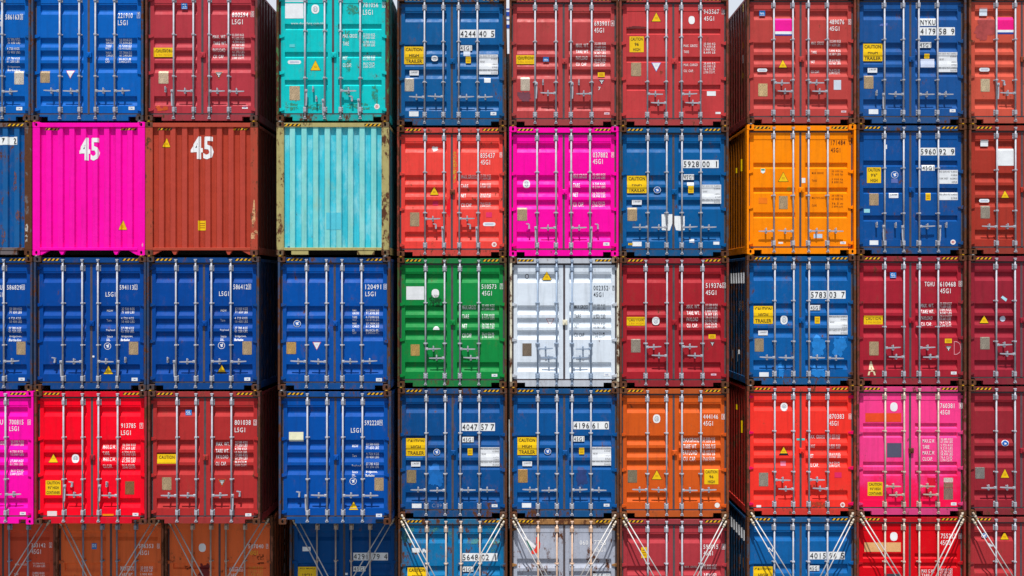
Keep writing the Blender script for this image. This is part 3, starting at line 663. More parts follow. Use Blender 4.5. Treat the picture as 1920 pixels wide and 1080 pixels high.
  ('rect','code_board',(0.2217,1.7162,0.4608,1.8387),(235,238,242)),
  ('t','code_board_text','45G1',(0.2367,1.7322,0.4458,1.8204),'K',0.0),
  ('caution',(-1.0392,1.4174,-0.6,1.8089),['CAUTION','HIGH','TRAILER']),
  ('emblem',(-0.4416,1.4174,-0.2802,1.5609)),
  ('rect','white_sticker',(0.3054,1.5818,0.4608,1.6595),(232,236,240)),
  ('ysmall',(0.3323,1.4204,0.4548,1.5758)),
  ('rect','weight_board',(0.6341,1.1814,1.0673,1.6057),(228,232,236)),
  ('t','weight_board_text','MAX GROSS WGT 30,480KGS',(0.6427,1.5572,1.0543,1.5936),'K',0.0),
  ('t','weight_board_text','67,200LBS',(0.9114,1.4966,1.0543,1.5329),'K',0.0),
  ('t','weight_board_text','TARE WGT',(0.6557,1.436,0.7641,1.4723),'K',0.0),
  ('t','weight_board_text','3,980KGS',(0.9287,1.3753,1.0543,1.4117),'K',0.0),
  ('t','weight_board_text','8,770LBS',(0.9374,1.3147,1.0543,1.3511),'K',0.0),
  ('t','weight_board_text','MAX CARGO WGT 26,500KGS',(0.6427,1.2541,1.0543,1.2905),'K',0.0),
  ('t','weight_board_text','58,430LBS',(0.9114,1.1935,1.0543,1.2299),'K',0.0),
  ('rect','approval_sticker',(-0.9286,1.1575,-0.7105,1.2621),(230,233,238)),
  ('t','approval_sticker_text','J-ACEP',(-0.8959,1.2045,-0.7367,1.2464),'K',0.01),
  ('plate',(-1.0302,0.7929,-0.8151,1.0917),(175,150,115)),
  ('poly','torn_sheet',[(-0.2653,0.9423),(-0.0143,0.9423),(-0.0083,0.9035),(-0.0203,0.7541),(-0.0801,0.5808),(-0.1667,0.5689),(-0.1816,0.5868),(-0.2593,0.5868)],(234,238,240)),
  ('poly','torn_sheet',[(0.0036,0.9035),(0.2516,0.9035),(0.2516,0.5898),(0.147,0.5748),(0.0574,0.5868),(0.0156,0.7242),(-0.0024,0.8139)],(234,238,240)),
  ('rect','white_sticker',(-0.9197,0.2252,-0.7135,0.3268),(232,236,240)),
  ('ysmall',(-1.0123,0.2521,-0.9137,0.2969)),
  ('rect','white_sticker',(0.3562,0.3119,0.4667,0.3896),(232,236,240)),
  ('rect','white_sticker',(0.894,0.2611,1.0285,0.3268),(232,236,240))]),
 dict(c=7, r=1, kind='B', col=(252, 136, 0), desc='bright orange container numbered 171484', rust=0.12, hand='LLRR', hz=(2.38, 2.38), bands=(0.842, 0.556), fr=(205, 110, 20), side=1, rx=(-0.607, -0.175, 0.168, 0.597), cl=(1.586,), pos=(6.463, 0.0, 8.807), dec=[
  ('t','serial_number','171484',(0.6872,2.4491,1.0069,2.5537),(92,40,8),0.007),
  ('t','serial_number','0',(1.0905,2.4491,1.1354,2.5537),(92,40,8),0.007),
  ('t','serial_number','45G1',(0.6842,2.2848,0.8933,2.3863),(92,40,8),0.007),
  ('tri',(-0.502,1.6244,-0.263,1.8485)),
  ('shield',(-0.8845,1.8067,-0.7919,1.9172)),
  ('disc','round_sticker',(-0.2989,1.4153,-0.2032,1.5139),(215,165,10)),
  ('rect','white_sticker',(0.0298,1.5975,0.1105,1.7081),(232,236,240)),
  ('plate',(-0.4811,1.0149,-0.2839,1.3047),(175,150,115)),
  ('rect','faded_sticker',(-0.9353,1.1344,-0.7411,1.2659),(238,120,0)),
  ('t','weight_table','MAX GROSS',(0.2569,1.7992,0.5198,1.844),(120,60,10),0.007),
  ('t','weight_table','TARE',(0.2569,1.6289,0.3675,1.6737),(120,60,10),0.007),
  ('t','weight_table','MAX PAYLOAD',(0.2569,1.2434,0.5408,1.2883),(120,60,10),0.007),
  ('t','weight_table','CUBE',(0.2569,1.0731,0.3645,1.118),(120,60,10),0.007),
  ('t','weight_table','32 500 kg',(0.7021,1.8351,0.9531,1.8799),(120,60,10),0.007),
  ('t','weight_table','71 650 lbs',(0.7021,1.7693,0.9531,1.8141),(120,60,10),0.007),
  ('t','weight_table','3 900 kg',(0.7021,1.6558,0.9531,1.7006),(120,60,10),0.007),
  ('t','weight_table','8 600 lbs',(0.7021,1.596,0.9531,1.6408),(120,60,10),0.007),
  ('t','weight_table','28 600 kg',(0.7021,1.2883,0.9531,1.3331),(120,60,10),0.007),
  ('t','weight_table','63 050 lbs',(0.7021,1.2225,0.9531,1.2674),(120,60,10),0.007),
  ('t','weight_table','76.3 m',(0.7021,1.115,0.9531,1.1598),(120,60,10),0.007),
  ('t','weight_table','2 694 cuft',(0.7021,1.0492,0.9531,1.094),(120,60,10),0.007),
  ('rect','white_sticker',(0.2987,0.3635,0.49,0.4531),(190,210,235)),
  ('maker',(0.8933,0.229,1.0158,0.2828),(235,240,245)),
  ('rect','white_sticker',(-0.4931,0.235,-0.3915,0.2739),(232,236,240))]),
 dict(c=8, r=1, kind='B', col=(14, 76, 144), desc='blue container numbered 5960929 with three hanging handles', rust=0.5, hand='llRr', hz=(2.28, 2.28), bands=(0.795, 0.615), rx=(-0.594, -0.171, 0.18, 0.604), cl=(0.973, 1.985), pos=(8.9273, 0.0, 8.807), dec=[
  ('rect','number_board',(0.2218,2.216,0.9987,2.3863),(235,238,242)),
  ('t','number_board_text','5960',(0.2338,2.2382,0.5684,2.3608),'K',0.0),
  ('t','number_board_text','92',(0.6402,2.2382,0.8015,2.3608),'K',0.0),
  ('t','number_board_text','9',(0.9091,2.2382,0.9838,2.3608),'K',0.0),
  ('rect','code_board',(0.2547,1.8724,0.5445,2.0009),(235,238,242)),
  ('t','code_board_text','45G1',(0.2696,1.8891,0.5296,1.9816),'K',0.0),
  ('caution',(-0.9734,1.5975,-0.6566,1.9471),['CAUTION','9\'6"','HIGH']),
  ('emblem',(-0.4325,1.7021,-0.2712,1.8575)),
  ('rect','faded_sticker',(-0.4266,1.5975,-0.2831,1.6931),(92,108,172)),
  ('plate',(-0.9196,1.0955,-0.7104,1.3645),(175,150,115)),
  ('rect','approval_sticker',(-0.4803,1.2599,-0.2682,1.3704),(230,233,238)),
  ('t','approval_sticker_text','J-ACEP',(-0.4485,1.3096,-0.2937,1.3539),'K',0.01),
  ('ysmall',(0.3443,1.2091,0.4549,1.3704)),
  ('rect','weight_board',(0.6431,1.5796,1.0615,1.8874),(228,232,236)),
  ('t','weight_board_text','MAX GROSS WGT 30,480KGS',(0.6515,1.8258,1.0489,1.872),'K',0.0),
  ('t','weight_board_text','67,200LBS',(0.9109,1.7489,1.0489,1.795),'K',0.0),
  ('t','weight_board_text','TARE WGT   4,020KGS',(0.6515,1.6719,1.0489,1.7181),'K',0.0),
  ('t','weight_board_text','8,870LBS',(0.9276,1.595,1.0489,1.6411),'K',0.0),
  ('rect','weight_board',(0.6431,1.2151,1.0615,1.3854),(228,232,236)),
  ('t','weight_board_text','MAX CARGO WGT 26,460KGS',(0.6515,1.3172,1.0489,1.3683),'K',0.0),
  ('t','weight_board_text','58,330LBS',(0.9109,1.2321,1.0489,1.2832),'K',0.0),
  ('rect','cyan_sticker',(-1.0391,0.9312,-0.9076,1.0149),(150,215,225)),
  ('rect','white_sticker',(-0.9136,0.2081,-0.7194,0.3097),(232,236,240)),
  ('rcross',(0.8971,0.2141,1.0136,0.3276)),
  ('rect','white_sticker',(-0.561,2.3595,-0.5222,2.4551),(232,236,240))]),
 dict(c=9, r=1, kind='A', col=(161, 52, 40), desc='dark brick red container with a white square sticker at the right edge', rust=0.4, hand='LLRR', hz=(2.28, 2.28), rx=(-0.585, -0.171, 0.172, 0.595), pos=(11.4273, 0.0, 8.807), dec=[
  ('rect','white_sticker',(-0.9246,2.4192,-0.7543,2.5596),(232,236,240)),
  ('rect','blue_strip',(-0.9186,2.4939,-0.7603,2.5537),(110,160,205)),
  ('rect','white_sticker',(-0.5362,1.986,-0.1836,2.3654),(232,236,240)),
  ('tri',(-0.4764,1.2509,-0.2762,1.4392)),
  ('pill',(-0.9545,1.1613,-0.7244,1.239)),
  ('plate',(-0.9246,0.8027,-0.7155,1.0866),(150,140,125))]),
 dict(c=0, r=2, kind='A', col=(0, 67, 146), desc='deep blue container numbered 586829, cut by the left edge of the middle row', rust=0.35, hand='LLRR', hz=(2.28, 2.28), L45=1, rx=(-0.592, -0.168, 0.172, 0.584), pos=(-11.6294, -0.6667, 5.837), dec=[
  ('t','serial_number','586829',(0.6241,2.1752,0.9379,2.2769),'W',0.007),
  ('k','serial_number','0',(0.9437,2.1752,1.0105,2.2856),'W',0.007),
  ('t','serial_number','U',(0.473,2.1752,0.5253,2.2769),'W',0.007),
  ('t','serial_number','L5G1',(0.3132,2.0154,0.5253,2.12),'W',0.007),
  ('t','weight_table','32 500 KGS',(0.6619,1.7293,0.9292,1.7845),'W',0.007),
  ('t','weight_table','71 650 LBS',(0.6619,1.6566,0.9292,1.7118),'W',0.007),
  ('t','weight_table','4 720 KGS',(0.6619,1.523,0.9292,1.5782),'W',0.007),
  ('t','weight_table','10 400 LBS',(0.6619,1.4504,0.9292,1.5056),'W',0.007),
  ('t','weight_table','27 780 KGS',(0.6619,1.308,0.9292,1.3632),'W',0.007),
  ('t','weight_table','61 250 LBS',(0.6619,1.2383,0.9292,1.2935),'W',0.007),
  ('t','weight_table','Bridgetown,',(0.6619,1.125,0.9292,1.1802),'W',0.007),
  ('t','weight_table','Barbados',(0.6619,1.0523,0.9292,1.1075),'W',0.007),
  ('plate',(0.8304,0.7604,1.0279,1.0451),(175,150,115)),
  ('tri',(0.2842,0.3391,0.5079,0.5221)),
  ('maker',(0.8798,0.1938,1.0105,0.2577),(235,240,245))]),
 dict(c=1, r=2, kind='A', col=(0, 65, 144), desc='deep blue container numbered 594113 below the magenta end', rust=0.35, hand='lLRr', hz=(2.28, 2.28), L45=1, rx=(-0.602, -0.179, 0.163, 0.58), pos=(-9.1629, -0.6667, 5.837), dec=[
  ('t','serial_number','594113',(0.6126,2.1752,0.9206,2.2769),'W',0.007),
  ('k','serial_number','2',(0.9322,2.1752,0.9991,2.2856),'W',0.007),
  ('t','serial_number','L5G1',(0.3076,2.0242,0.5197,2.1258),'W',0.007),
  ('t','weight_table','MGW',(0.3221,1.693,0.4529,1.7452),'W',0.007),
  ('t','weight_table','Tare',(0.3221,1.4809,0.418,1.5332),'W',0.007),
  ('t','weight_table','Payload',(0.3221,1.2659,0.511,1.3182),'W',0.007),
  ('t','weight_table','Seaco',(0.3221,1.1293,0.4441,1.1816),'W',0.007),
  ('t','weight_table','SRL.',(0.3221,1.0567,0.4093,1.109),'W',0.007),
  ('t','weight_table','32 500 KGS',(0.6446,1.7293,0.9206,1.7845),'W',0.007),
  ('t','weight_table','71 650 LBS',(0.6446,1.6566,0.9206,1.7118),'W',0.007),
  ('t','weight_table','4 720 KGS',(0.6446,1.523,0.9206,1.5782),'W',0.007),
  ('t','weight_table','10 400 LBS',(0.6446,1.4504,0.9206,1.5056),'W',0.007),
  ('t','weight_table','27 780 KGS',(0.6446,1.308,0.9206,1.3632),'W',0.007),
  ('t','weight_table','61 250 LBS',(0.6446,1.2383,0.9206,1.2935),'W',0.007),
  ('t','weight_table','Bridgetown,',(0.6417,1.1235,0.8887,1.1816),'W',0.015),
  ('t','weight_table','Barbados',(0.6359,1.0567,0.8276,1.109),'W',0.02),
  ('ring',(0.2727,0.8708,0.4238,1.0218)),
  ('plate',(0.8131,0.7604,1.0165,1.0422),(175,150,115)),
  ('tri',(0.2524,0.3333,0.4761,0.5279)),
  ('maker',(0.8741,0.188,1.0049,0.2577),(235,240,245)),
  ('rect','white_sticker',(0.0113,0.7022,0.0635,0.74),(232,236,240))]),
 dict(c=2, r=2, kind='A', col=(0, 65, 144), desc='deep blue container numbered 586412 below the rust brown end', rust=0.35, hand='lLRR', hz=(2.28, 2.28), L45=1, rx=(-0.596, -0.17, 0.175, 0.595), pos=(-6.7092, -0.6667, 5.837), dec=[
  ('t','serial_number','586412',(0.6372,2.1839,0.948,2.2914),'W',0.007),
  ('k','serial_number','3',(0.9567,2.1839,1.0207,2.3002),'W',0.007),
  ('t','serial_number','L5G1',(0.3263,2.0387,0.5355,2.1404),'W',0.007),
  ('t','weight_table','MGW',(0.3495,1.6959,0.4803,1.7482),'W',0.007),
  ('t','weight_table','Tare',(0.3495,1.4838,0.4454,1.5361),'W',0.007),
  ('t','weight_table','Payload',(0.3495,1.2688,0.5384,1.3211),'W',0.007),
  ('t','weight_table','Seaco',(0.3495,1.1322,0.4716,1.1845),'W',0.007),
  ('t','weight_table','SRL.',(0.3495,1.0596,0.4367,1.1119),'W',0.007),
  ('t','weight_table','32 500 KGS',(0.6662,1.7322,0.9422,1.7874),'W',0.007),
  ('t','weight_table','71 650 LBS',(0.6662,1.6595,0.9422,1.7147),'W',0.007),
  ('t','weight_table','4 720 KGS',(0.6662,1.5259,0.9422,1.5811),'W',0.007),
  ('t','weight_table','10 400 LBS',(0.6662,1.4533,0.9422,1.5085),'W',0.007),
  ('t','weight_table','27 780 KGS',(0.6662,1.3109,0.9422,1.3661),'W',0.007),
  ('t','weight_table','61 250 LBS',(0.6662,1.2412,0.9422,1.2964),'W',0.007),
  ('t','weight_table','Bridgetown,',(0.6633,1.1264,0.9103,1.1845),'W',0.015),
  ('t','weight_table','Barbados',(0.6575,1.0596,0.8493,1.1119),'W',0.02),
  ('ring',(0.3031,0.8853,0.4541,1.0364)),
  ('plate',(0.8347,0.7604,1.0381,1.0509),(175,150,115)),
  ('tri',(0.2653,0.3449,0.4977,0.5425)),
  ('maker',(0.8783,0.1938,1.0061,0.2635),(235,240,245))]),
 dict(c=3, r=2, kind='A', col=(0, 76, 159), desc='blue container numbered 120491 with a white inverted triangle, below the cyan end', rust=0.5, hand='LLRR', hz=(2.28, 2.28), L45=1, rx=(-0.606, -0.171, 0.168, 0.591), pos=(-3.862, -0.6667, 5.837), dec=[
  ('t','serial_number','120491',(0.6662,2.1839,1.009,2.2914),'W',0.007),
  ('k','serial_number','0',(1.0642,2.1839,1.131,2.3002),'W',0.007),
  ('t','serial_number','L5G1',(0.6662,2.0329,0.8899,2.1346),'W',0.007),
  ('emblem',(-0.9027,1.3617,-0.7429,1.5099)),
  ('plate',(-1.0537,0.7749,-0.8446,1.0364),(190,150,85)),
  ('trd',(-0.4872,0.8562,-0.2984,1.0364),(215,70,90)),
  ('t','weight_table','MAX.',(0.3815,1.7002,0.4744,1.7496),'W',0.007),
  ('t','weight_table','GROSS',(0.3815,1.6363,0.5209,1.6857),'W',0.007),
  ('t','weight_table','TARE',(0.3815,1.5549,0.4861,1.6043),'W',0.007),
  ('t','weight_table','WGT.',(0.3815,1.491,0.4803,1.5404),'W',0.007),
  ('t','weight_table','MAX.',(0.3815,1.4126,0.4803,1.462),'W',0.007),
  ('t','weight_table','CARGO',(0.3815,1.3516,0.5267,1.401),'W',0.007),
  ('t','weight_table','CU.',(0.3815,1.2673,0.4396,1.3167),'W',0.007),
  ('t','weight_table','CAP.',(0.3815,1.2092,0.4744,1.2586),'W',0.007),
  ('t','weight_table','32.500KGS',(0.6749,1.7002,0.9596,1.7496),'W',0.007),
  ('t','weight_table','71.650LBS',(0.6749,1.6363,0.9596,1.6857),'W',0.007),
  ('t','weight_table','4.720KGS',(0.6749,1.5549,0.9596,1.6043),'W',0.007),
  ('t','weight_table','10.410LBS',(0.6749,1.491,0.9596,1.5404),'W',0.007),
  ('t','weight_table','27.780KGS',(0.6749,1.4126,0.9596,1.462),'W',0.007),
  ('t','weight_table','61.240LBS',(0.6749,1.3516,0.9596,1.401),'W',0.007),
  ('t','weight_table','86.0CU.M.',(0.6749,1.2673,0.9596,1.3167),'W',0.007),
  ('t','weight_table','3.040CU.FT.',(0.6749,1.2092,0.9596,1.2586),'W',0.007),
  ('maker',(0.8986,0.1793,1.0294,0.249),(235,240,245))]),
 dict(c=4, r=2, kind='A', col=(14, 132, 62), desc='green container numbered 510573', rust=0.4, hand='RLRL', hz=(2.045, 2.25), rx=(-0.594, -0.167, 0.175, 0.598), pos=(-1.3405, 0.0, 5.837), dec=[
  ('t','serial_number','510573',(0.6593,2.1921,0.9879,2.2967),'W',0.007),
  ('k','serial_number','7',(1.0716,2.1891,1.1373,2.3116),'W',0.007),
  ('t','serial_number','45G1',(0.6682,2.0427,0.8864,2.1473),'W',0.007),
  ('rect','white_sticker',(-1.0289,1.9501,-0.6285,2.2489),(232,236,240)),
  ('blot','stain',(-0.527,1.7797,-0.1983,2.0337),(26,72,42)),
  ('oval',(-0.4612,1.9979,-0.2939,2.1891),0),
  ('halfpill',(-0.4284,1.2718,-0.2849,1.3555)),
  ('plate',(-0.9303,0.6951,-0.7301,0.9491),(190,155,85)),
  ('t','weight_table','MAX.GROSS',(0.226,1.7319,0.5338,1.8276),'W',0.007),
  ('t','weight_table','TARE',(0.226,1.5228,0.3754,1.6184),'W',0.007),
  ('t','weight_table','NET',(0.226,1.3106,0.3336,1.4062),'W',0.007),
  ('t','weight_table','CU.CAP.',(0.226,1.1015,0.4411,1.1971),'W',0.007),
  ('t','weight_table','30.480 KGS',(0.6682,1.7917,0.9461,1.8455),'W',0.007),
  ('t','weight_table','67.200 LBS',(0.6682,1.717,0.9461,1.7708),'W',0.007),
  ('t','weight_table','3.720 KGS',(0.6682,1.5736,0.9461,1.6274),'W',0.007),
  ('t','weight_table','8.210 LBS',(0.6682,1.5078,0.9461,1.5616),'W',0.007),
  ('t','weight_table','26.760 KGS',(0.6682,1.3704,0.9461,1.4242),'W',0.007),
  ('t','weight_table','58.990 LBS',(0.6682,1.2987,0.9461,1.3525),'W',0.007),
  ('t','weight_table','76.4 CU.M.',(0.6682,1.1553,0.9461,1.209),'W',0.007),
  ('t','weight_table','2.700 CU.FT.',(0.6682,1.0895,0.9461,1.1433),'W',0.007),
  ('maker',(0.8864,0.226,1.0118,0.2858),(235,240,245))]),
 dict(c=5, r=2, kind='A', col=(212, 222, 232), desc='white container numbered 002352', rust=0.3, hand='RLRL', hz=(2.045, 2.25, 2.25, 2.045), fr=(222, 216, 192), rodc=1, rx=(-0.599, -0.176, 0.17, 0.593), pos=(1.1714, 0.0, 5.837), dec=[
  ('t','serial_number','002352',(0.6573,2.1592,0.9859,2.2668),(35,38,44),0.007),
  ('k','serial_number','7',(1.0786,2.1592,1.1234,2.2668),(35,38,44),0.007),
  ('t','serial_number','45G1',(0.6573,2.0128,0.8754,2.1174),(35,38,44),0.007),
  ('tri',(-0.5081,2.3863,-0.275,2.5925)),
  ('oring',(-0.8815,2.4222,-0.7919,2.5267)),
  ('trd',(-0.4094,1.3555,-0.2242,1.5258),(190,80,85)),
  ('plate',(-0.9383,0.6891,-0.7321,0.973),(120,105,88)),
  ('t','weight_table','MAX.GROSS',(0.227,1.7379,0.5258,1.8335),(60,64,70),0.007),
  ('t','weight_table','TARE',(0.227,1.5317,0.3704,1.6274),(60,64,70),0.007),
  ('t','weight_table','NET',(0.227,1.3166,0.3256,1.4122),(60,64,70),0.007),
  ('t','weight_table','CU CAP',(0.227,1.1104,0.4511,1.2061),(60,64,70),0.007),
  ('t','weight_table','32.500 KGS',(0.6573,1.8007,0.9202,1.8544),(60,64,70),0.007),
  ('t','weight_table','71.650 LBS',(0.6573,1.726,0.9202,1.7797),(60,64,70),0.007),
  ('t','weight_table','3.890 KGS',(0.6573,1.5825,0.9202,1.6363),(60,64,70),0.007),
  ('t','weight_table','8.587 LBS',(0.6573,1.5198,0.9202,1.5736),(60,64,70),0.007),
  ('t','weight_table','28.610 KGS',(0.6573,1.3794,0.9202,1.4331),(60,64,70),0.007),
  ('t','weight_table','63.063 LBS',(0.6573,1.3076,0.9202,1.3614),(60,64,70),0.007),
  ('t','weight_table','76.4 CU.M.',(0.6573,1.1642,0.9202,1.218),(60,64,70),0.007),
  ('t','weight_table','2.698 CU.FT.',(0.6573,1.0955,0.9202,1.1493),(60,64,70),0.007),
  ('maker',(0.8843,0.235,1.0188,0.3007),(235,240,245))]),
 dict(c=6, r=2, kind='A', col=(159, 32, 42), desc='crimson container numbered 519376 right of the white one', rust=0.35, hand='RLRL', hz=(2.0, 2.2), rx=(-0.632, -0.158, 0.173, 0.644), pos=(3.6238, 0.0, 5.837), dec=[
  ('t','serial_number','519376',(0.7178,2.213,1.0733,2.3236),'W',0.007),
  ('k','serial_number','2',(1.0913,2.213,1.163,2.3325),'W',0.007),
  ('t','serial_number','45G1',(0.7178,2.0576,0.9538,2.1622),'W',0.007),
  ('caution',(-1.0541,1.3704,-0.6358,1.5646),['CAUTION','2.9m HIGH']),
  ('oval',(-0.4804,1.3823,-0.3161,1.5646),1),
  ('t','weight_table','MAX. WT.',(0.2965,1.7529,0.5863,1.8365),'W',0.007),
  ('t','weight_table','TARE WT.',(0.2965,1.6124,0.5863,1.6961),'W',0.007),
  ('t','weight_table','PAYLOAD',(0.2965,1.469,0.5504,1.5527),'W',0.007),
  ('t','weight_table','CU. CAP.',(0.2965,1.3286,0.5445,1.4122),'W',0.007),
  ('t','weight_table','32.500 KGS',(0.7148,1.8036,0.9837,1.8574),'W',0.007),
  ('t','weight_table','71.650 LBS',(0.7148,1.7379,0.9837,1.7917),'W',0.007),
  ('t','weight_table','3.890 KGS',(0.7148,1.6632,0.9837,1.717),'W',0.007),
  ('t','weight_table','8.587 LBS',(0.7148,1.5945,0.9837,1.6483),'W',0.007),
  ('t','weight_table','28.610 KGS',(0.7148,1.5198,0.9837,1.5736),'W',0.007),
  ('t','weight_table','63.063 LBS',(0.7148,1.4541,0.9837,1.5078),'W',0.007),
  ('t','weight_table','76.4 CU.M.',(0.7148,1.3823,0.9837,1.4361),'W',0.007),
  ('t','weight_table','2.698 CU.FT.',(0.7148,1.3136,0.9837,1.3674),'W',0.007),
  ('ysmall',(0.7835,1.0776,0.9419,1.1732)),
  ('trt',(0.7984,0.8834,0.9329,1.0178),None),
  ('plate',(-0.9555,0.7698,-0.7434,1.0686),(150,140,125)),
  ('maker',(0.8343,0.2529,0.9538,0.2947),(235,190,200))]),
 dict(c=7, r=2, kind='A', col=(7, 87, 154), desc='blue container numbered 5783037 with light blue touched up patches', rust=0.55, hand='LLRR', hz=(2.29, 2.29), side=2, rx=(-0.586, -0.163, 0.18, 0.603), pos=(6.463, 0.0, 5.884), dec=[
  ('rect','number_board',(0.221,1.927,1.0129,2.1062),(235,238,242)),
  ('t','number_board_text','5783',(0.236,1.9503,0.5736,2.0793),'K',0.0),
  ('t','number_board_text','03',(0.6483,1.9503,0.8037,2.0793),'K',0.0),
  ('t','number_board_text','7',(0.9172,1.9503,0.9919,2.0793),'K',0.0),
  ('rect','code_board',(0.221,1.667,0.4451,1.7835),(235,238,242)),
  ('t','code_board_text','45G1',(0.233,1.6822,0.4332,1.7661),'K',0.0),
  ('caution',(-1.0459,1.3652,-0.6126,1.7626),['CAUTION','HIGH','TRAILER']),
  ('oval',(-0.4423,1.3503,-0.2839,1.5445),1),
  ('ysmall',(0.3256,1.3682,0.4422,1.5236)),
  ('rect','weight_board',(0.6394,1.1262,1.0577,1.5535),(228,232,236)),
  ('t','weight_board_text','MAX GROSS WGT 30,480KGS',(0.6477,1.5046,1.0451,1.5413),'K',0.0),
  ('t','weight_board_text','67,200LBS',(0.9071,1.4436,1.0451,1.4802),'K',0.0),
  ('t','weight_board_text','TARE WGT',(0.6603,1.3826,0.7649,1.4192),'K',0.0),
  ('t','weight_board_text','3,980KGS',(0.9238,1.3215,1.0451,1.3581),'K',0.0),
  ('t','weight_board_text','8,770LBS',(0.9322,1.2605,1.0451,1.2971),'K',0.0),
  ('t','weight_board_text','MAX CARGO WGT 26,500KGS',(0.6477,1.1994,1.0451,1.2361),'K',0.0),
  ('t','weight_board_text','58,430LBS',(0.9071,1.1384,1.0451,1.175),'K',0.0),
  ('rect','approval_sticker',(-0.9413,1.1053,-0.7291,1.2098),(230,233,238)),
  ('t','approval_sticker_text','J-ACEP',(-0.9095,1.1523,-0.7546,1.1942),'K',0.01),
  ('plate',(-1.0249,0.7407,-0.8218,1.0365),(160,140,110)),
  ('rect','white_sticker',(-0.9204,0.179,-0.7112,0.2776),(232,236,240)),
  ('blot','paint_patch',(0.2449,0.6123,0.5437,1.0664),(24,126,206)),
  ('blot','paint_patch',(0.2599,0.1641,0.5527,0.4091),(24,126,206)),
  ('blot','paint_patch',(0.723,0.6571,1.0218,1.0605),(24,126,206)),
  ('blot','paint_patch',(-0.4931,0.17,-0.3736,0.4629),(24,126,206))]),
 dict(c=8, r=2, kind='A', col=(159, 32, 48), desc='crimson container numbered 610468 with a hand painted letter A', rust=0.4, hand='RLRL', hz=(2.065, 2.275), rx=(-0.589, -0.162, 0.183, 0.601), cl=(1.598,), pos=(8.9273, 0.0, 5.884), dec=[
  ('gl',(-0.4505,2.3901,-0.313,2.5156)),
  ('t','serial_number','610468',(0.6641,2.1959,1.0166,2.3064),'W',0.007),
  ('k','serial_number','0',(1.0824,2.2019,1.1571,2.3214),'W',0.007),
  ('t','serial_number','45G1',(0.67,2.0465,0.9031,2.157),'W',0.007),
  ('t','serial_number','TGHU',(0.3204,2.2019,0.5445,2.3064),'W',0.007),
  ('t','weight_table','MAX. WT.',(0.2487,1.7298,0.5386,1.8134),'W',0.007),
  ('t','weight_table','TARE WT.',(0.2487,1.5923,0.5386,1.676),'W',0.007),
  ('t','weight_table','PAYLOAD',(0.2487,1.4519,0.5087,1.5355),'W',0.007),
  ('t','weight_table','CU. CAP.',(0.2487,1.3144,0.4878,1.3981),'W',0.007),
  ('t','weight_table','32.500 KGS',(0.67,1.7895,0.927,1.8433),'W',0.007),
  ('t','weight_table','71.650 LBS',(0.67,1.7208,0.927,1.7746),'W',0.007),
  ('t','weight_table','3.890 KGS',(0.67,1.6491,0.927,1.7029),'W',0.007),
  ('t','weight_table','8.587 LBS',(0.67,1.5804,0.927,1.6341),'W',0.007),
  ('t','weight_table','28.610 KGS',(0.67,1.5057,0.927,1.5594),'W',0.007),
  ('t','weight_table','63.063 LBS',(0.67,1.4399,0.927,1.4937),'W',0.007),
  ('t','weight_table','76.4 CU.M.',(0.67,1.3682,0.927,1.422),'W',0.007),
  ('t','weight_table','2.698 CU.FT.',(0.67,1.2965,0.927,1.3503),'W',0.007),
  ('caution',(-1.0391,1.3503,-0.6148,1.5475),['CAUTION','2.9m HIGH']),
  ('plate',(-0.9196,0.6571,-0.7104,0.9648),(175,150,115)),
  ('ysmall',(0.7746,0.932,0.93,1.0306)),
  ('trt',(0.7627,0.7168,0.9479,0.8812),(215,40,40)),
  ('t','painted_letter','A',(-0.9584,0.2089,-0.7761,0.5226),(215,200,165),0.03),
  ('t','chalk_mark','D',(0.9778,0.672,1.1332,0.9708),(220,150,160),-0.028),
  ('maker',(0.9091,0.2298,1.0346,0.2925),(235,240,245))]),
 dict(c=9, r=2, kind='A', col=(144, 34, 50), desc='dark crimson container with a small cyan sticker at the right edge of the middle row', rust=0.35, hand='RLRL', hz=(2.0, 2.2), rx=(-0.59, -0.173, 0.172, 0.595), pos=(11.4178, 0.0, 5.884), dec=[
  ('poly','cyan_sticker',[(-0.4609,1.9509),(-0.4221,1.9927),(-0.3175,1.921),(-0.3474,1.8612)],(170,220,235)),
  ('tri',(-0.945,1.3742,-0.7209,1.5594)),
  ('disc','round_sticker',(-0.4669,1.413,-0.3414,1.5385),(205,215,235)),
  ('plate',(-0.9241,0.7915,-0.7119,1.0664),(150,140,125))]),
 dict(c=0, r=3, kind='A', col=(250, 4, 165), desc='magenta container numbered 700815, cut by the left edge', rust=0.06, hand='LLRR', hz=(2.25, 2.25), L45=1, fr=(250, 4, 165), rx=(-0.592, -0.168, 0.172, 0.598), pos=(-11.6062, -0.6667, 2.92), dec=[
  ('t','serial_number','700815',(0.6533,2.1521,0.9583,2.2596),'W',0.007),
  ('k','serial_number','0',(1.0542,2.1521,1.1181,2.2596),'W',0.007),
  ('t','serial_number','L5G1',(0.6533,2.0126,0.8566,2.1143),'W',0.007),
  ('t','serial_number','EU',(0.3918,2.1521,0.5138,2.2596),'W',0.007),
  ('t','weight_table','GROSS',(0.3685,1.7047,0.5429,1.786),'W',0.007),
  ('t','weight_table','32.500 KGS',(0.6678,1.7569,0.9496,1.8092),'W',0.007),
  ('t','weight_table','71.650 LBS',(0.6678,1.6872,0.9496,1.7395),'W',0.007),
  ('t','weight_table','4.700 KGS',(0.6678,1.5391,0.9496,1.5913),'W',0.007),
  ('t','weight_table','10.360 LBS',(0.6678,1.4722,0.9496,1.5245),'W',0.007),
  ('t','weight_table','27.800 KGS',(0.6678,1.3328,0.9496,1.3851),'W',0.007),
  ('t','weight_table','61.290 LBS',(0.6678,1.2601,0.9496,1.3124),'W',0.007),
  ('t','weight_table','86.0 CU.M.',(0.6678,1.1178,0.9496,1.1701),'W',0.007),
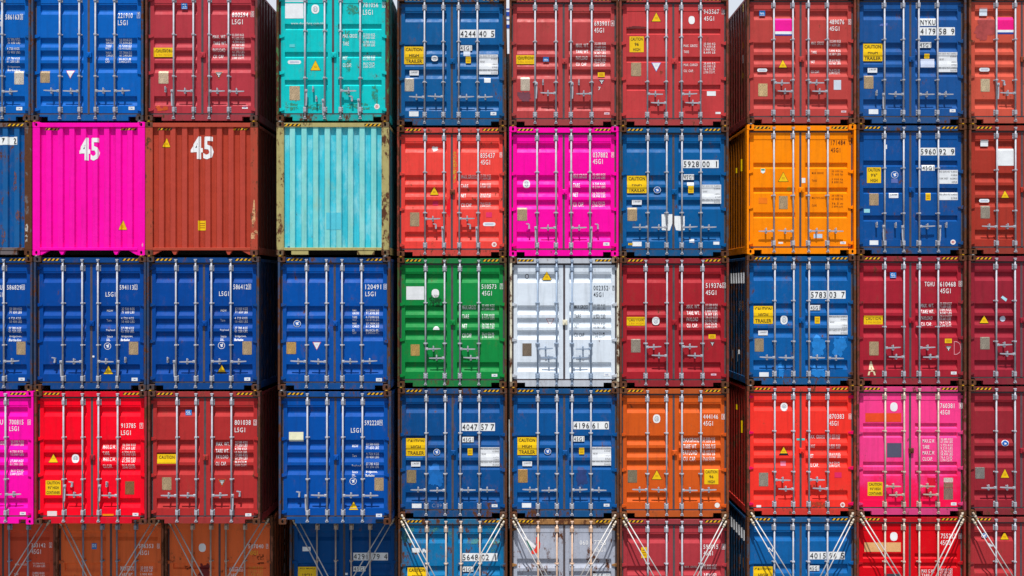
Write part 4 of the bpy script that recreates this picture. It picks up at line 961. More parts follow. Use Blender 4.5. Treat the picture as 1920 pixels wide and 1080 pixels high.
  ('t','weight_table','3.040 CU.FT.',(0.6678,1.051,0.9496,1.1033),'W',0.007),
  ('maker',(0.8857,0.1852,1.0106,0.2491),(235,240,245))]),
 dict(c=1, r=3, kind='A', col=(248, 0, 34), desc='vivid red container numbered 913785 with a square yellow caution label', rust=0.3, hand='rLrL', hz=(2.07, 2.27), L45=1, rx=(-0.599, -0.187, 0.161, 0.578), pos=(-9.1491, -0.6667, 2.92), dec=[
  ('t','serial_number','913785',(0.6307,2.0794,0.9474,2.1811),'W',0.007),
  ('k','serial_number','7',(1.0375,2.0707,1.1101,2.1898),'W',0.007),
  ('t','serial_number','L5G1',(0.6307,1.9255,0.8399,2.0271),'W',0.007),
  ('t','weight_table','MAX.G.W.',(0.2298,1.6233,0.5058,1.7047),'W',0.007),
  ('t','weight_table','TARE',(0.2298,1.4838,0.3663,1.5652),'W',0.007),
  ('t','weight_table','MAX.C.W.',(0.2298,1.356,0.5,1.4374),'W',0.007),
  ('t','weight_table','CU.CAP.',(0.2298,1.202,0.4332,1.2834),'W',0.007),
  ('t','weight_table','32.500 KGS',(0.6511,1.6771,0.9329,1.7264),'W',0.007),
  ('t','weight_table','71.650 LBS',(0.6511,1.6102,0.9329,1.6596),'W',0.007),
  ('t','weight_table','4.700 KGS',(0.6511,1.526,0.9329,1.5754),'W',0.007),
  ('t','weight_table','10.360 LBS',(0.6511,1.4737,0.9329,1.5231),'W',0.007),
  ('t','weight_table','27.800 KGS',(0.6511,1.3865,0.9329,1.4359),'W',0.007),
  ('t','weight_table','61.290 LBS',(0.6511,1.3284,0.9329,1.3778),'W',0.007),
  ('t','weight_table','86.0 CU.M.',(0.6511,1.2413,0.9329,1.2906),'W',0.007),
  ('t','weight_table','3.040 CU.FT.',(0.6511,1.189,0.9329,1.2384),'W',0.007),
  ('tri',(-0.9614,1.3241,-0.7348,1.5187)),
  ('oval',(-0.4471,1.3182,-0.2874,1.5042),1),
  ('caution',(-1.0137,0.621,-0.6825,0.9377),['CAUTION','9\'6" HIGH','CONTAINER']),
  ('plate',(0.7179,0.6326,0.9154,0.9173),(140,95,55)),
  ('rect','white_sticker',(-0.9759,0.1619,-0.7667,0.2694),(225,215,215)),
  ('maker',(0.8835,0.1619,1.0084,0.2288),(235,240,245)),
  ('rect','yellow_strip',(0.2298,0.1677,0.468,0.2055),(235,150,0))]),
 dict(c=2, r=3, kind='A', col=(170, 45, 45), desc='red container numbered 801038 with a blue square emblem, above the lashings', rust=0.45, hand='LLRr', hz=(2.28, 2.28), L45=1, rx=(-0.596, -0.181, 0.166, 0.587), pos=(-6.6861, -0.6667, 2.92), dec=[
  ('gl',(-0.4319,2.3554,-0.2982,2.4717)),
  ('t','serial_number','801038',(0.6431,2.1463,0.9917,2.2538),'W',0.007),
  ('k','serial_number','2',(1.0556,2.1375,1.1224,2.2596),'W',0.007),
  ('t','serial_number','L5G1',(0.6431,1.9865,0.8697,2.0882),'W',0.007),
  ('caution',(-1.0478,1.3037,-0.6295,1.5071),['CAUTION','2.9m HIGH']),
  ('t','weight_table','MAX. WT.',(0.2305,1.6843,0.521,1.7657),'W',0.007),
  ('t','weight_table','TARE WT.',(0.2305,1.5391,0.521,1.6204),'W',0.007),
  ('t','weight_table','PAYLOAD',(0.2305,1.4054,0.492,1.4868),'W',0.007),
  ('t','weight_table','CU. CAP.',(0.2305,1.2601,0.4629,1.3415),'W',0.007),
  ('t','weight_table','32.500 KGS',(0.6489,1.7337,0.9104,1.786),'W',0.007),
  ('t','weight_table','71.650 LBS',(0.6489,1.6669,0.9104,1.7192),'W',0.007),
  ('t','weight_table','4.700 KGS',(0.6489,1.5972,0.9104,1.6495),'W',0.007),
  ('t','weight_table','10.360 LBS',(0.6489,1.5216,0.9104,1.5739),'W',0.007),
  ('t','weight_table','27.800 KGS',(0.6489,1.4519,0.9104,1.5042),'W',0.007),
  ('t','weight_table','61.290 LBS',(0.6489,1.3851,0.9104,1.4374),'W',0.007),
  ('t','weight_table','86.0 CU.M.',(0.6489,1.3124,0.9104,1.3647),'W',0.007),
  ('t','weight_table','3.040 CU.FT.',(0.6489,1.2398,0.9104,1.2921),'W',0.007),
  ('plate',(-0.9403,0.7285,-0.7369,1.0045),(175,150,115)),
  ('trt',(0.2741,0.7953,0.46,0.9667),(225,90,30)),
  ('maker',(0.8755,0.1561,1.0062,0.22),(235,240,245))]),
 dict(c=3, r=3, kind='A', col=(0, 74, 157), desc='blue container numbered 592220 with a cream rectangular sticker', rust=0.35, hand='lLRR', hz=(2.28, 2.28), L45=1, rx=(-0.603, -0.177, 0.168, 0.594), pos=(-3.8447, -0.6667, 2.92), dec=[
  ('rect','cream_sticker',(-1.0159,1.7831,-0.7021,1.9923),(235,235,200)),
  ('t','serial_number','592220',(0.6343,2.1375,0.9452,2.245),'W',0.007),
  ('k','serial_number','9',(0.9539,2.1375,1.0207,2.2538),'W',0.007),
  ('t','serial_number','L5G1',(0.3351,1.9778,0.55,2.0794),'W',0.007),
  ('t','weight_table','MGW',(0.3583,1.6553,0.489,1.7076),'W',0.007),
  ('t','weight_table','Tare',(0.3583,1.4432,0.4542,1.4955),'W',0.007),
  ('t','weight_table','Payload',(0.3583,1.2282,0.5471,1.2805),'W',0.007),
  ('t','weight_table','Seaco',(0.3583,1.0916,0.4803,1.1439),'W',0.007),
  ('t','weight_table','SRL.',(0.3583,1.019,0.4455,1.0713),'W',0.007),
  ('t','weight_table','32 500 KGS',(0.6634,1.6916,0.9394,1.7468),'W',0.007),
  ('t','weight_table','71 650 LBS',(0.6634,1.6189,0.9394,1.6741),'W',0.007),
  ('t','weight_table','4 720 KGS',(0.6634,1.4853,0.9394,1.5405),'W',0.007),
  ('t','weight_table','10 400 LBS',(0.6634,1.4127,0.9394,1.4679),'W',0.007),
  ('t','weight_table','27 780 KGS',(0.6634,1.2703,0.9394,1.3255),'W',0.007),
  ('t','weight_table','61 250 LBS',(0.6634,1.2006,0.9394,1.2558),'W',0.007),
  ('t','weight_table','Bridgetown,',(0.6604,1.0858,0.9074,1.1439),'W',0.015),
  ('t','weight_table','Barbados',(0.6546,1.019,0.8464,1.0713),'W',0.02),
  ('ring',(0.306,0.8447,0.46,0.9958)),
  ('plate',(0.8464,0.7139,1.0469,0.9958),(175,150,115)),
  ('tri',(0.2799,0.2927,0.5036,0.4815)),
  ('maker',(0.8813,0.1416,1.012,0.2113),(235,240,245))]),
 dict(c=4, r=3, kind='A', col=(6, 74, 136), desc='dark blue container numbered 4047577 with a light blue touched up patch', rust=0.6, hand='LLRR', hz=(2.28, 2.28), rx=(-0.591, -0.165, 0.172, 0.595), pos=(-1.3286, 0.0, 2.92), dec=[
  ('rect','number_board',(0.2022,1.9269,0.9462,2.1062),(235,238,242)),
  ('t','number_board_text','4047',(0.2171,1.9502,0.5517,2.0793),'K',0.0),
  ('t','number_board_text','57',(0.6354,1.9502,0.7908,2.0793),'K',0.0),
  ('t','number_board_text','7',(0.8505,1.9502,0.9312,2.0793),'K',0.0),
  ('rect','code_board',(0.2141,1.6729,0.4711,1.7924),(235,238,242)),
  ('t','code_board_text','45G1',(0.229,1.6885,0.4561,1.7745),'K',0.0),
  ('caution',(-1.0468,1.3652,-0.6076,1.7626),['CAUTION','HIGH','TRAILER']),
  ('emblem',(-0.4343,1.3801,-0.2849,1.5235)),
  ('ysmall',(0.3336,1.3801,0.4442,1.5355)),
  ('rect','weight_board',(0.6205,1.1351,1.0477,1.5594),(228,232,236)),
  ('t','weight_board_text','MAX GROSS WGT 30,480KGS',(0.629,1.5109,1.0349,1.5473),'K',0.0),
  ('t','weight_board_text','67,200LBS',(0.8939,1.4503,1.0349,1.4866),'K',0.0),
  ('t','weight_board_text','TARE WGT',(0.6418,1.3897,0.7487,1.426),'K',0.0),
  ('t','weight_board_text','3,980KGS',(0.911,1.329,1.0349,1.3654),'K',0.0),
  ('t','weight_board_text','8,770LBS',(0.9196,1.2684,1.0349,1.3048),'K',0.0),
  ('t','weight_board_text','MAX CARGO WGT 26,500KGS',(0.629,1.2078,1.0349,1.2442),'K',0.0),
  ('t','weight_board_text','58,430LBS',(0.8939,1.1472,1.0349,1.1836),'K',0.0),
  ('rect','approval_sticker',(-0.9333,1.1261,-0.7271,1.2307),(230,233,238)),
  ('t','approval_sticker_text','J-ACEP',(-0.9023,1.1732,-0.7518,1.215),'K',0.01),
  ('plate',(-1.0319,0.7616,-0.8197,1.0514),(150,130,95)),
  ('blot','paint_patch',(-0.5478,0.6929,-0.2192,1.156),(8,104,184)),
  ('rect','paint_patch',(-1.0468,1.2755,-0.6733,1.3502),(8,95,160)),
  ('rect','white_sticker',(-0.9124,0.1998,-0.7002,0.2985),(232,236,240)),
  ('maker',(0.8744,0.2208,1.0029,0.2835),(235,240,245)),
  ('t','chalk_mark','C/09',(-0.4642,0.2148,-0.249,0.2955),(170,175,195),-0.02)]),
 dict(c=5, r=3, kind='A', col=(7, 80, 144), desc='blue container numbered 4196610 with a round blue emblem', rust=0.55, hand='LLRR', hz=(2.28, 2.28), rx=(-0.593, -0.167, 0.17, 0.593), pos=(1.1714, 0.0, 2.92), dec=[
  ('rect','number_board',(0.2031,1.9628,1.0009,2.1361),(235,238,242)),
  ('t','number_board_text','4196',(0.218,1.9853,0.5557,2.1101),'K',0.0),
  ('t','number_board_text','61',(0.6274,1.9853,0.7648,2.1101),'K',0.0),
  ('t','number_board_text','0',(0.9053,1.9853,0.98,2.1101),'K',0.0),
  ('rect','code_board',(0.2031,1.6879,0.4511,1.8074),(235,238,242)),
  ('t','code_board_text','45G1',(0.218,1.7034,0.4361,1.7894),'K',0.0),
  ('caution',(-1.0519,1.3861,-0.6186,1.7835),['CAUTION','HIGH','TRAILER']),
  ('emblem',(-0.4483,1.395,-0.2959,1.5355)),
  ('ysmall',(0.3316,1.401,0.4481,1.5504)),
  ('rect','weight_board',(0.6214,1.15,1.0487,1.5683),(228,232,236)),
  ('t','weight_board_text','MAX GROSS WGT 30,480KGS',(0.6299,1.5205,1.0359,1.5564),'K',0.0),
  ('t','weight_board_text','67,200LBS',(0.8949,1.4608,1.0359,1.4966),'K',0.0),
  ('t','weight_board_text','TARE WGT',(0.6428,1.401,0.7496,1.4369),'K',0.0),
  ('t','weight_board_text','3,980KGS',(0.912,1.3413,1.0359,1.3771),'K',0.0),
  ('t','weight_board_text','8,770LBS',(0.9205,1.2815,1.0359,1.3173),'K',0.0),
  ('t','weight_board_text','MAX CARGO WGT 26,500KGS',(0.6299,1.2217,1.0359,1.2576),'K',0.0),
  ('t','weight_board_text','58,430LBS',(0.8949,1.162,1.0359,1.1978),'K',0.0),
  ('rect','approval_sticker',(-0.9383,1.1351,-0.7232,1.2397),(230,233,238)),
  ('t','approval_sticker_text','J-ACEP',(-0.906,1.1821,-0.749,1.224),'K',0.01),
  ('plate',(-1.0369,0.7676,-0.8218,1.0664),(175,135,75)),
  ('rect','white_sticker',(-0.9473,0.2088,-0.7411,0.3104),(232,236,240)),
  ('maker',(0.8843,0.2327,1.0128,0.2955),(235,240,245)),
  ('rect','teal_strip',(-0.9772,1.3054,-0.7321,1.3592),(10,100,135)),
  ('blot','paint_patch',(0.2628,0.7227,0.5168,1.0813),(38,62,120)),
  ('t','chalk_mark','MN  N2 393',(-0.8278,0.0564,-0.2212,0.1341),(120,135,185),-0.01)]),
 dict(c=6, r=3, kind='A', col=(204, 86, 26), desc='burnt orange container numbered 444146', rust=0.3, hand='LLRR', hz=(2.28, 2.28), rx=(-0.593, -0.167, 0.176, 0.599), pos=(3.6238, 0.0, 2.92), dec=[
  ('oval',(-0.4625,2.1032,-0.3011,2.2974),1),
  ('t','serial_number','444146',(0.664,2.1958,0.9927,2.2974),'W',0.007),
  ('k','serial_number','3',(1.0733,2.1868,1.1421,2.3064),'W',0.007),
  ('t','serial_number','45G1',(0.664,2.0434,0.8791,2.148),'W',0.007),
  ('t','weight_table','MAXGROSS',(0.2188,1.6669,0.5773,1.7685),'W',0.007),
  ('t','weight_table','TARE WT.',(0.2188,1.5235,0.5235,1.6251),'W',0.007),
  ('t','weight_table','PAYLOAD',(0.2188,1.3861,0.5325,1.4877),'W',0.007),
  ('t','weight_table','CU. CAP.',(0.2188,1.2456,0.4967,1.3472),'W',0.007),
  ('t','weight_table','32.500 KG',(0.655,1.7222,0.9329,1.773),'W',0.007),
  ('t','weight_table','71.650 LB',(0.655,1.6625,0.9329,1.7133),'W',0.007),
  ('t','weight_table','3.900 KG',(0.655,1.5758,0.9329,1.6266),'W',0.007),
  ('t','weight_table','8.600 LB',(0.655,1.519,0.9329,1.5698),'W',0.007),
  ('t','weight_table','28.600 KG',(0.655,1.4384,0.9329,1.4892),'W',0.007),
  ('t','weight_table','63.050 LB',(0.655,1.3786,0.9329,1.4294),'W',0.007),
  ('t','weight_table','76.4 CU.M.',(0.655,1.2949,0.9329,1.3457),'W',0.007),
  ('t','weight_table','2.700 CU.FT.',(0.655,1.2441,0.9329,1.2949),'W',0.007),
  ('plate',(-1.0302,0.7676,-0.821,1.0514),(130,118,95)),
  ('tri',(-0.5013,0.8363,-0.2563,1.0604)),
  ('caution',(0.6879,0.7317,1.0016,1.0664),['CAUTION','96','HIGH']),
  ('disc','round_sticker',(0.918,0.2058,1.0315,0.3194),(235,232,225))]),
 dict(c=7, r=3, kind='A', col=(238, 52, 42), desc='scarlet container numbered 870383 with pink hinges', rust=0.45, hand='RLRL', hz=(2.1, 2.3), side=3, hingec=(225, 10, 90), rx=(-0.595, -0.172, 0.174, 0.594), pos=(6.469, 0.0, 2.967), dec=[
  ('oval',(-0.4482,2.3251,-0.2899,2.5074),1),
  ('t','serial_number','870383',(0.6424,2.1488,0.971,2.2594),'W',0.007),
  ('k','serial_number','0',(1.0756,2.1458,1.1354,2.2653),'W',0.007),
  ('t','serial_number','45G1',(0.6483,1.9964,0.8426,2.104),'W',0.007),
  ('tri',(-0.4931,1.3331,-0.263,1.5333)),
  ('t','weight_table','MAX. GROSS',(0.1882,1.7036,0.5527,1.7813),'W',0.007),
  ('t','weight_table','TARE',(0.1882,1.4974,0.3227,1.5751),'W',0.007),
  ('t','weight_table','NET',(0.1882,1.2793,0.2868,1.357),'W',0.007),
  ('t','weight_table','CU.CAP.',(0.1882,1.0702,0.4123,1.1478),'W',0.007),
  ('t','weight_table','32.500 KGS',(0.6424,1.7439,0.8934,1.7947),'W',0.007),
  ('t','weight_table','71.650 LBS',(0.6424,1.6872,0.8934,1.738),'W',0.007),
  ('t','weight_table','3.890 KGS',(0.6424,1.5318,0.8934,1.5826),'W',0.007),
  ('t','weight_table','8.587 LBS',(0.6424,1.481,0.8934,1.5318),'W',0.007),
  ('t','weight_table','28.610 KGS',(0.6424,1.3316,0.8934,1.3824),'W',0.007),
  ('t','weight_table','63.063 LBS',(0.6424,1.2778,0.8934,1.3286),'W',0.007),
  ('t','weight_table','76.4 CU.M.',(0.6424,1.1344,0.8934,1.1852),'W',0.007),
  ('t','weight_table','2.698 CU.FT.',(0.6424,1.0687,0.8934,1.1195),'W',0.007),
  ('plate',(-0.9353,0.6399,-0.7261,0.9447),(150,140,125)),
  ('rect','pink_sticker',(0.7619,0.8341,0.9173,0.9506),(225,35,95)),
  ('rcross',(0.8874,0.1678,0.992,0.2813)),
  ('rect','teal_strip',(-0.0897,1.6707,0.0926,1.7126),(70,200,195)),
  ('rect','pink_sticker',(-0.4423,1.0941,-0.3227,1.1986),(235,120,150)),
  ('rect','white_sticker',(-0.992,0.1678,-0.8875,0.2186),(232,236,240)),
  ('blot','worn_patch',(0.1045,0.108,0.6125,0.2873),(165,70,45))]),
 dict(c=8, r=3, kind='C', col=(242, 62, 136), desc='bubblegum pink container numbered 760381 with an orange strip', rust=0.4, hand='RLRL', hz=(2.24, 2.43), rodc=2, fade=2, rx=(-0.577, -0.153, 0.189, 0.61), pos=(8.9214, 0.0, 2.967), dec=[
  ('oval',(-0.4445,2.3191,-0.2802,2.5193),0),
  ('rect','orange_strip',(-1.0033,2.0801,-0.1965,2.2803),(232,72,28)),
  ('rect','grey_sticker',(-0.5162,1.2883,-0.1905,1.608),(82,82,104)),
  ('t','serial_number','760381',(0.676,2.3878,0.9927,2.4984),'W',0.007),
  ('k','serial_number','1',(1.0973,2.3878,1.169,2.5074),'W',0.007),
  ('t','serial_number','45G0',(0.676,2.2444,0.8911,2.349),'W',0.007),
  ('t','weight_table','MAX.G.W.',(0.2816,1.614,0.5565,1.6976),'W',0.007),
  ('t','weight_table','TARE',(0.2816,1.4795,0.431,1.5632),'W',0.007),
  ('t','weight_table','MAX.C.W.',(0.2816,1.348,0.5565,1.4317),'W',0.007),
  ('t','weight_table','CU.CAP.',(0.2816,1.2106,0.5057,1.2943),'W',0.007),
  ('t','weight_table','30.480 KGS',(0.6849,1.6648,0.9539,1.7185),'W',0.007),
  ('t','weight_table','67.200 LBS',(0.6849,1.605,0.9539,1.6588),'W',0.007),
  ('t','weight_table','3.720 KGS',(0.6849,1.5303,0.9539,1.5841),'W',0.007),
  ('t','weight_table','8.210 LBS',(0.6849,1.4616,0.9539,1.5154),'W',0.007),
  ('t','weight_table','26.760 KGS',(0.6849,1.3929,0.9539,1.4466),'W',0.007),
  ('t','weight_table','58.990 LBS',(0.6849,1.3271,0.9539,1.3809),'W',0.007),
  ('t','weight_table','76.4 CU.M.',(0.6849,1.2584,0.9539,1.3122),'W',0.007),
  ('t','weight_table','2.700 CU.FT.',(0.6849,1.1956,0.9539,1.2494),'W',0.007),
  ('caution',(-0.9495,0.4277,-0.6148,0.7355),['CAUTION','9\'6" HIGH','CONTAINER']),
  ('plate',(0.7537,0.7265,0.9628,0.8311),(220,200,190)),
  ('plate',(0.7537,0.61,0.9628,0.7146),(150,110,90)),
  ('plate',(0.7537,0.3381,0.9628,0.601),(140,112,100)),
  ('blot','paint_patch',(0.3712,0.616,0.5863,0.8311),(222,0,48)),
  ('blot','paint_patch',(0.2816,0.362,0.5206,0.5712),(222,0,48)),
  ('maker',(0.915,0.2126,1.0375,0.2783),(235,240,245))]),
 dict(c=9, r=3, kind='A', col=(145, 37, 48), desc='dull crimson container with a round blue emblem at the right edge', rust=0.4, hand='LLRR', hz=(2.28, 2.28), rx=(-0.589, -0.172, 0.172, 0.595), pos=(11.4166, 0.0, 2.967), dec=[
  ('emblem',(-0.4448,1.5363,-0.2805,1.6767)),
  ('plate',(-1.0334,0.8102,-0.8243,1.0642),(130,125,120)),
  ('tri',(-0.4747,0.8251,-0.2655,1.0403))]),
 dict(c=0, r=4, kind='A', col=(206, 80, 52), desc='shaded red brown container numbered 303142 in the bottom row', rust=0.4, hand='LLRR', hz=(2.28, 2.28), rodc=3, rx=(-0.592, -0.168, 0.165, 0.589), pos=(-11.5259, 0.2599, 0.0), dec=[
  ('t','serial_number','303142',(0.6362,2.1757,0.9571,2.2663),'W',0.007),
  ('k','serial_number','2',(1.042,2.1682,1.1081,2.2852),'W',0.007),
  ('t','serial_number','45G1',(0.6418,2.0266,0.8532,2.1304),'W',0.007),
  ('t','weight_table','MAX. GROSS',(0.2492,1.7566,0.5229,1.8057),'W',0.007),
  ('t','weight_table','TARE',(0.2492,1.5396,0.3436,1.5887),'W',0.007),
  ('t','weight_table','32.500 KGS',(0.6645,1.7802,0.9325,1.8274),'W',0.007),
  ('t','weight_table','71.650 LBS',(0.6645,1.718,0.9325,1.7651),'W',0.007),
  ('t','weight_table','3.890 KGS',(0.6645,1.5688,0.9325,1.616),'W',0.007),
  ('t','weight_table','8.587 LBS',(0.6645,1.5103,0.9325,1.5575),'W',0.007)]),
 dict(c=1, r=4, kind='A', col=(228, 106, 54), desc='shaded orange brown container numbered 586353 in the bottom row', rust=0.4, hand='LLRR', hz=(2.28, 2.28), rodc=3, rx=(-0.607, -0.189, 0.155, 0.573), pos=(-9.0818, 0.2599, 0.0), dec=[
  ('gl',(-0.4394,2.1342,-0.3261,2.2663),'DS'),
  ('t','serial_number','586353',(0.6272,2.1587,0.9575,2.2531),'W',0.007),
  ('k','serial_number','0',(1.0424,2.1531,1.0991,2.2569),'W',0.007),
  ('t','serial_number','45G1',(0.6366,2.002,0.8499,2.1021),'W',0.007),
  ('t','weight_table','MAXGROSS',(0.2024,1.6415,0.5422,1.7397),'W',0.007),
  ('t','weight_table','TARE WT',(0.2024,1.4962,0.4856,1.5943),'W',0.007),
  ('t','weight_table','32.500 KG',(0.6555,1.6793,0.9292,1.7321),'W',0.007),
  ('t','weight_table','71.650 LB',(0.6555,1.6207,0.9292,1.6736),'W',0.007),
  ('t','weight_table','3.900 KG',(0.6555,1.5377,0.9292,1.5905),'W',0.007)]),
 dict(c=2, r=4, kind='B', col=(228, 106, 54), desc='shaded orange brown container numbered 547040 with burnt spots in the bottom row', rust=0.55, hand='LLRR', hz=(2.28, 2.28), bands=(1.08, 0.6), rodc=2, side=5, rx=(-0.607, -0.187, 0.159, 0.579), pos=(-6.621, 0.2599, 0.0), dec=[
  ('t','serial_number','547040',(0.6459,2.1513,0.9894,2.2462),'W',0.007),
  ('k','serial_number','7',(1.0499,2.1481,1.099,2.2544),'W',0.007),
  ('t','serial_number','45G1',(0.654,2.0041,0.8618,2.1023),(230,160,40),0.03),
  ('oval',(-0.4747,2.0712,-0.316,2.2626),0),
  ('t','weight_table','MAXGROSS',(0.2156,1.6262,0.5264,1.7211),'W',0.007),
  ('t','weight_table','TARE',(0.2156,1.4872,0.3629,1.5821),'W',0.007),
  ('t','weight_table','30.480 KGS',(0.6491,1.6802,0.9763,1.7326),(225,165,60),0.007),
  ('t','weight_table','67.200 LBS',(0.6491,1.6066,0.9763,1.6589),(225,165,60),0.007),
  ('t','weight_table','3.720 KGS',(0.6491,1.533,0.9763,1.5853),(225,165,60),0.007),
  ('blot','burn_mark',(0.7276,1.9518,0.8013,2.0254),(62,26,18)),
  ('blot','burn_mark',(0.8503,1.8863,1.0057,2.009),(62,26,18)),
  ('blot','burn_mark',(0.8422,1.78,1.0057,1.8373),(62,26,18)),
  ('blot','burn_mark',(-0.7937,1.6737,-0.6792,1.7555),(62,26,18)),
  ('blot','burn_mark',(0.0242,1.5919,0.0815,1.6573),(62,26,18)),
  ('blot','paint_patch',(-0.4829,1.4446,-0.2212,1.7882),(120,30,30))]),
 dict(c=3, r=4, kind='A', col=(0, 71, 134), desc='shaded blue container numbered 4291794 in the bottom row', rust=0.4, hand='LLRR', hz=(2.28, 2.28), rodc=2, rx=(-0.607, -0.185, 0.166, 0.589), pos=(-3.7991, 0.2599, 0.0), dec=[
  ('rect','number_board',(0.2014,1.8791,0.9891,2.0533),(235,238,242)),
  ('t','number_board_text','4291',(0.2138,1.9017,0.5221,2.0271),'K',0.0),
  ('t','number_board_text','79',(0.6454,1.9017,0.8026,2.0271),'K',0.0),
  ('t','number_board_text','4',(0.8997,1.9017,0.9737,2.0271),'K',0.0),
  ('rect','code_board',(0.2014,1.6278,0.4789,1.7403),(235,238,242)),
  ('t','code_board_text','45G1',(0.2138,1.6424,0.4681,1.7235),'K',0.0),
  ('caution',(-1.0503,1.355,-0.6341,1.7326),['CAUTION','HIGH','TRAILER']),
  ('rect','white_sticker',(-0.947,2.0872,-0.7651,2.1874),(232,236,240)),
  ('rect','white_sticker',(0.018,1.5507,0.0781,1.5985),(232,236,240))]),
 dict(c=4, r=4, kind='A', col=(8, 109, 161), desc='rust streaked light blue container numbered 5648021 in the bottom row', rust=0.75, hand='LLRR', hz=(2.28, 2.28), rodc=2, rx=(-0.581, -0.154, 0.181, 0.606), pos=(-1.3227, 0.0, 0.0), dec=[
  ('rect','number_board',(0.2129,1.9299,0.9968,2.1069),(235,238,242)),
  ('t','number_board_text','5648',(0.2201,1.9529,0.561,2.0803),'K',0.0),
  ('t','number_board_text','02',(0.6401,1.9529,0.8055,2.0803),'K',0.0),
  ('t','number_board_text','1',(0.935,1.9529,0.9666,2.0803),'K',0.0),
  ('rect','code_board',(0.2129,1.6897,0.4574,1.8048),(235,238,242)),
  ('t','code_board_text','45G1',(0.223,1.7047,0.4459,1.7875),'K',0.0),
  ('caution',(-1.0213,1.4236,-0.5898,1.7832),['CAUTION','HIGH','TRAILER']),
  ('rect','white_sticker',(-0.9206,2.1213,-0.748,2.2219),(232,236,240)),
  ('poly','letter_remnant',[(-0.6833,2.2004),(-0.6473,2.2076),(-0.5898,2.1572),(-0.5969,2.1141),(-0.6257,2.1112),(-0.6473,2.1572),(-0.6617,2.1213),(-0.6904,2.1141)],(232,236,240)),
  ('blot','worn_patch',(0.3308,2.3011,0.5754,2.4161),(70,128,128)),
  ('blot','worn_patch',(0.7767,2.2723,1.0213,2.4449),(70,128,128)),
  ('blot','worn_patch',(0.7767,2.5456,1.0644,2.7182),(70,128,128)),
  ('blot','worn_patch',(-1.0357,2.5744,-0.8774,2.7182),(70,128,128)),
  ('blot','worn_patch',(-0.5466,2.5744,-0.3308,2.7038),(70,128,128)),
  ('blot','worn_patch',(-0.0935,2.4017,-0.0,2.7182),(70,128,128)),
  ('blot','worn_patch',(0.7911,2.1141,0.935,2.2867),(70,128,128)),
  ('blot','worn_patch',(-1.1507,2.3442,-0.935,2.6031),(70,128,128))]),
 dict(c=5, r=4, kind='D', col=(166, 172, 186), desc='pale grey container numbered 0607755 with a rusty top beam', rust=0.85, hand='LLRR', hz=(2.28, 2.28), rodc=4, fr=(150, 100, 50), railc=(156, 112, 66), rx=(-0.587, -0.168, 0.173, 0.595), pos=(1.1714, 0.0, 0.0), dec=[
  ('t','serial_number','060',(0.3467,2.291,0.5337,2.3946),'W',0.007),
  ('t','serial_number','7755',(0.6703,2.291,0.9336,2.3946),'W',0.007),
  ('t','serial_number','45G1',(0.6703,2.1385,0.9192,2.2291),'W',0.007),
  ('poly','round_logo_remnant',[(-0.6314,2.4593),(-0.6027,2.4737),(-0.5667,2.4017),(-0.5365,2.3298),(-0.5451,2.2291),(-0.5883,2.1284),(-0.6602,2.0824),(-0.7321,2.0925),(-0.7393,2.1572),(-0.6602,2.2004),(-0.6099,2.2867),(-0.6314,2.3442)],(228,60,45)),
  ('poly','green_logo_stroke',[(-0.8544,2.3874),(-0.8256,2.4017),(-0.6962,2.1932),(-0.7393,2.1572)],(30,120,90)),
  ('poly','white_logo_stroke',[(-0.9119,2.4593),(-0.876,2.4809),(-0.6386,2.2723),(-0.6602,2.2148),(-0.7178,2.2435)],(235,236,240)),
  ('rect','weight_board',(0.6416,1.2942,1.0371,1.6466),(228,232,236)),
  ('t','weight_board_text','MAX GROSS WGT 30,480KGS',(0.6495,1.6063,1.0253,1.6365),'K',0.0),
  ('t','weight_board_text','67,200LBS',(0.8947,1.556,1.0253,1.5862),'K',0.0),
  ('t','weight_board_text','TARE WGT',(0.6613,1.5056,0.7602,1.5358),'K',0.0),
  ('t','weight_board_text','3,980KGS',(0.9105,1.4553,1.0253,1.4855),'K',0.0),
  ('t','weight_board_text','8,770LBS',(0.9185,1.4049,1.0253,1.4351),'K',0.0),
  ('t','weight_board_text','MAX CARGO WGT 26,500KGS',(0.6495,1.3546,1.0253,1.3848),'K',0.0),
  ('t','weight_board_text','58,430LBS',(0.8947,1.3042,1.0253,1.3344),'K',0.0),
  ('blot','rust_patch',(-1.0414,2.1141,-0.9738,2.186),(150,85,40))]),
 dict(c=6, r=4, kind='A', col=(168, 54, 62), desc='rose red container numbered 598015 in the bottom row', rust=0.4, hand='LLRR', hz=(2.28, 2.28), rx=(-0.593, -0.174, 0.173, 0.595), pos=(3.6297, 0.0, 0.0), dec=[
  ('t','serial_number','598015',(0.6621,2.2004,0.9901,2.3011),'W',0.007),
  ('k','serial_number','8',(1.0721,2.1932,1.144,2.3154),'W',0.007),
  ('t','serial_number','45G1',(0.6621,2.0565,0.8707,2.1572),'W',0.007),
  ('ysmall',(-0.7331,1.999,-0.608,2.2406)),
  ('t','weight_table','MAX. GROSS',(0.245,1.7717,0.5183,1.8235),'W',0.007),
  ('t','weight_table','32.500 KGS',(0.6722,1.8005,0.9527,1.8523),'W',0.007),
  ('t','weight_table','71.650 LBS',(0.6722,1.7401,0.9527,1.7919),'W',0.007),
  ('t','weight_table','3.890 KGS',(0.6722,1.5991,0.9527,1.6509),'W',0.007)]),
 dict(c=7, r=4, kind='A', col=(14, 91, 154), desc='blue container numbered 4015965 in the bottom row', rust=0.45, hand='LLRR', hz=(2.28, 2.28), side=4, rx=(-0.603, -0.183, 0.164, 0.584), pos=(6.469, 0.0, 0.047), dec=[
  ('rect','number_board',(0.1972,1.9213,0.9902,2.0912),(235,238,242)),
  ('t','number_board_text','4015',(0.2085,1.9434,0.5613,2.0657),'K',0.0),
  ('t','number_board_text','96',(0.6423,1.9434,0.8041,2.0657),'K',0.0),
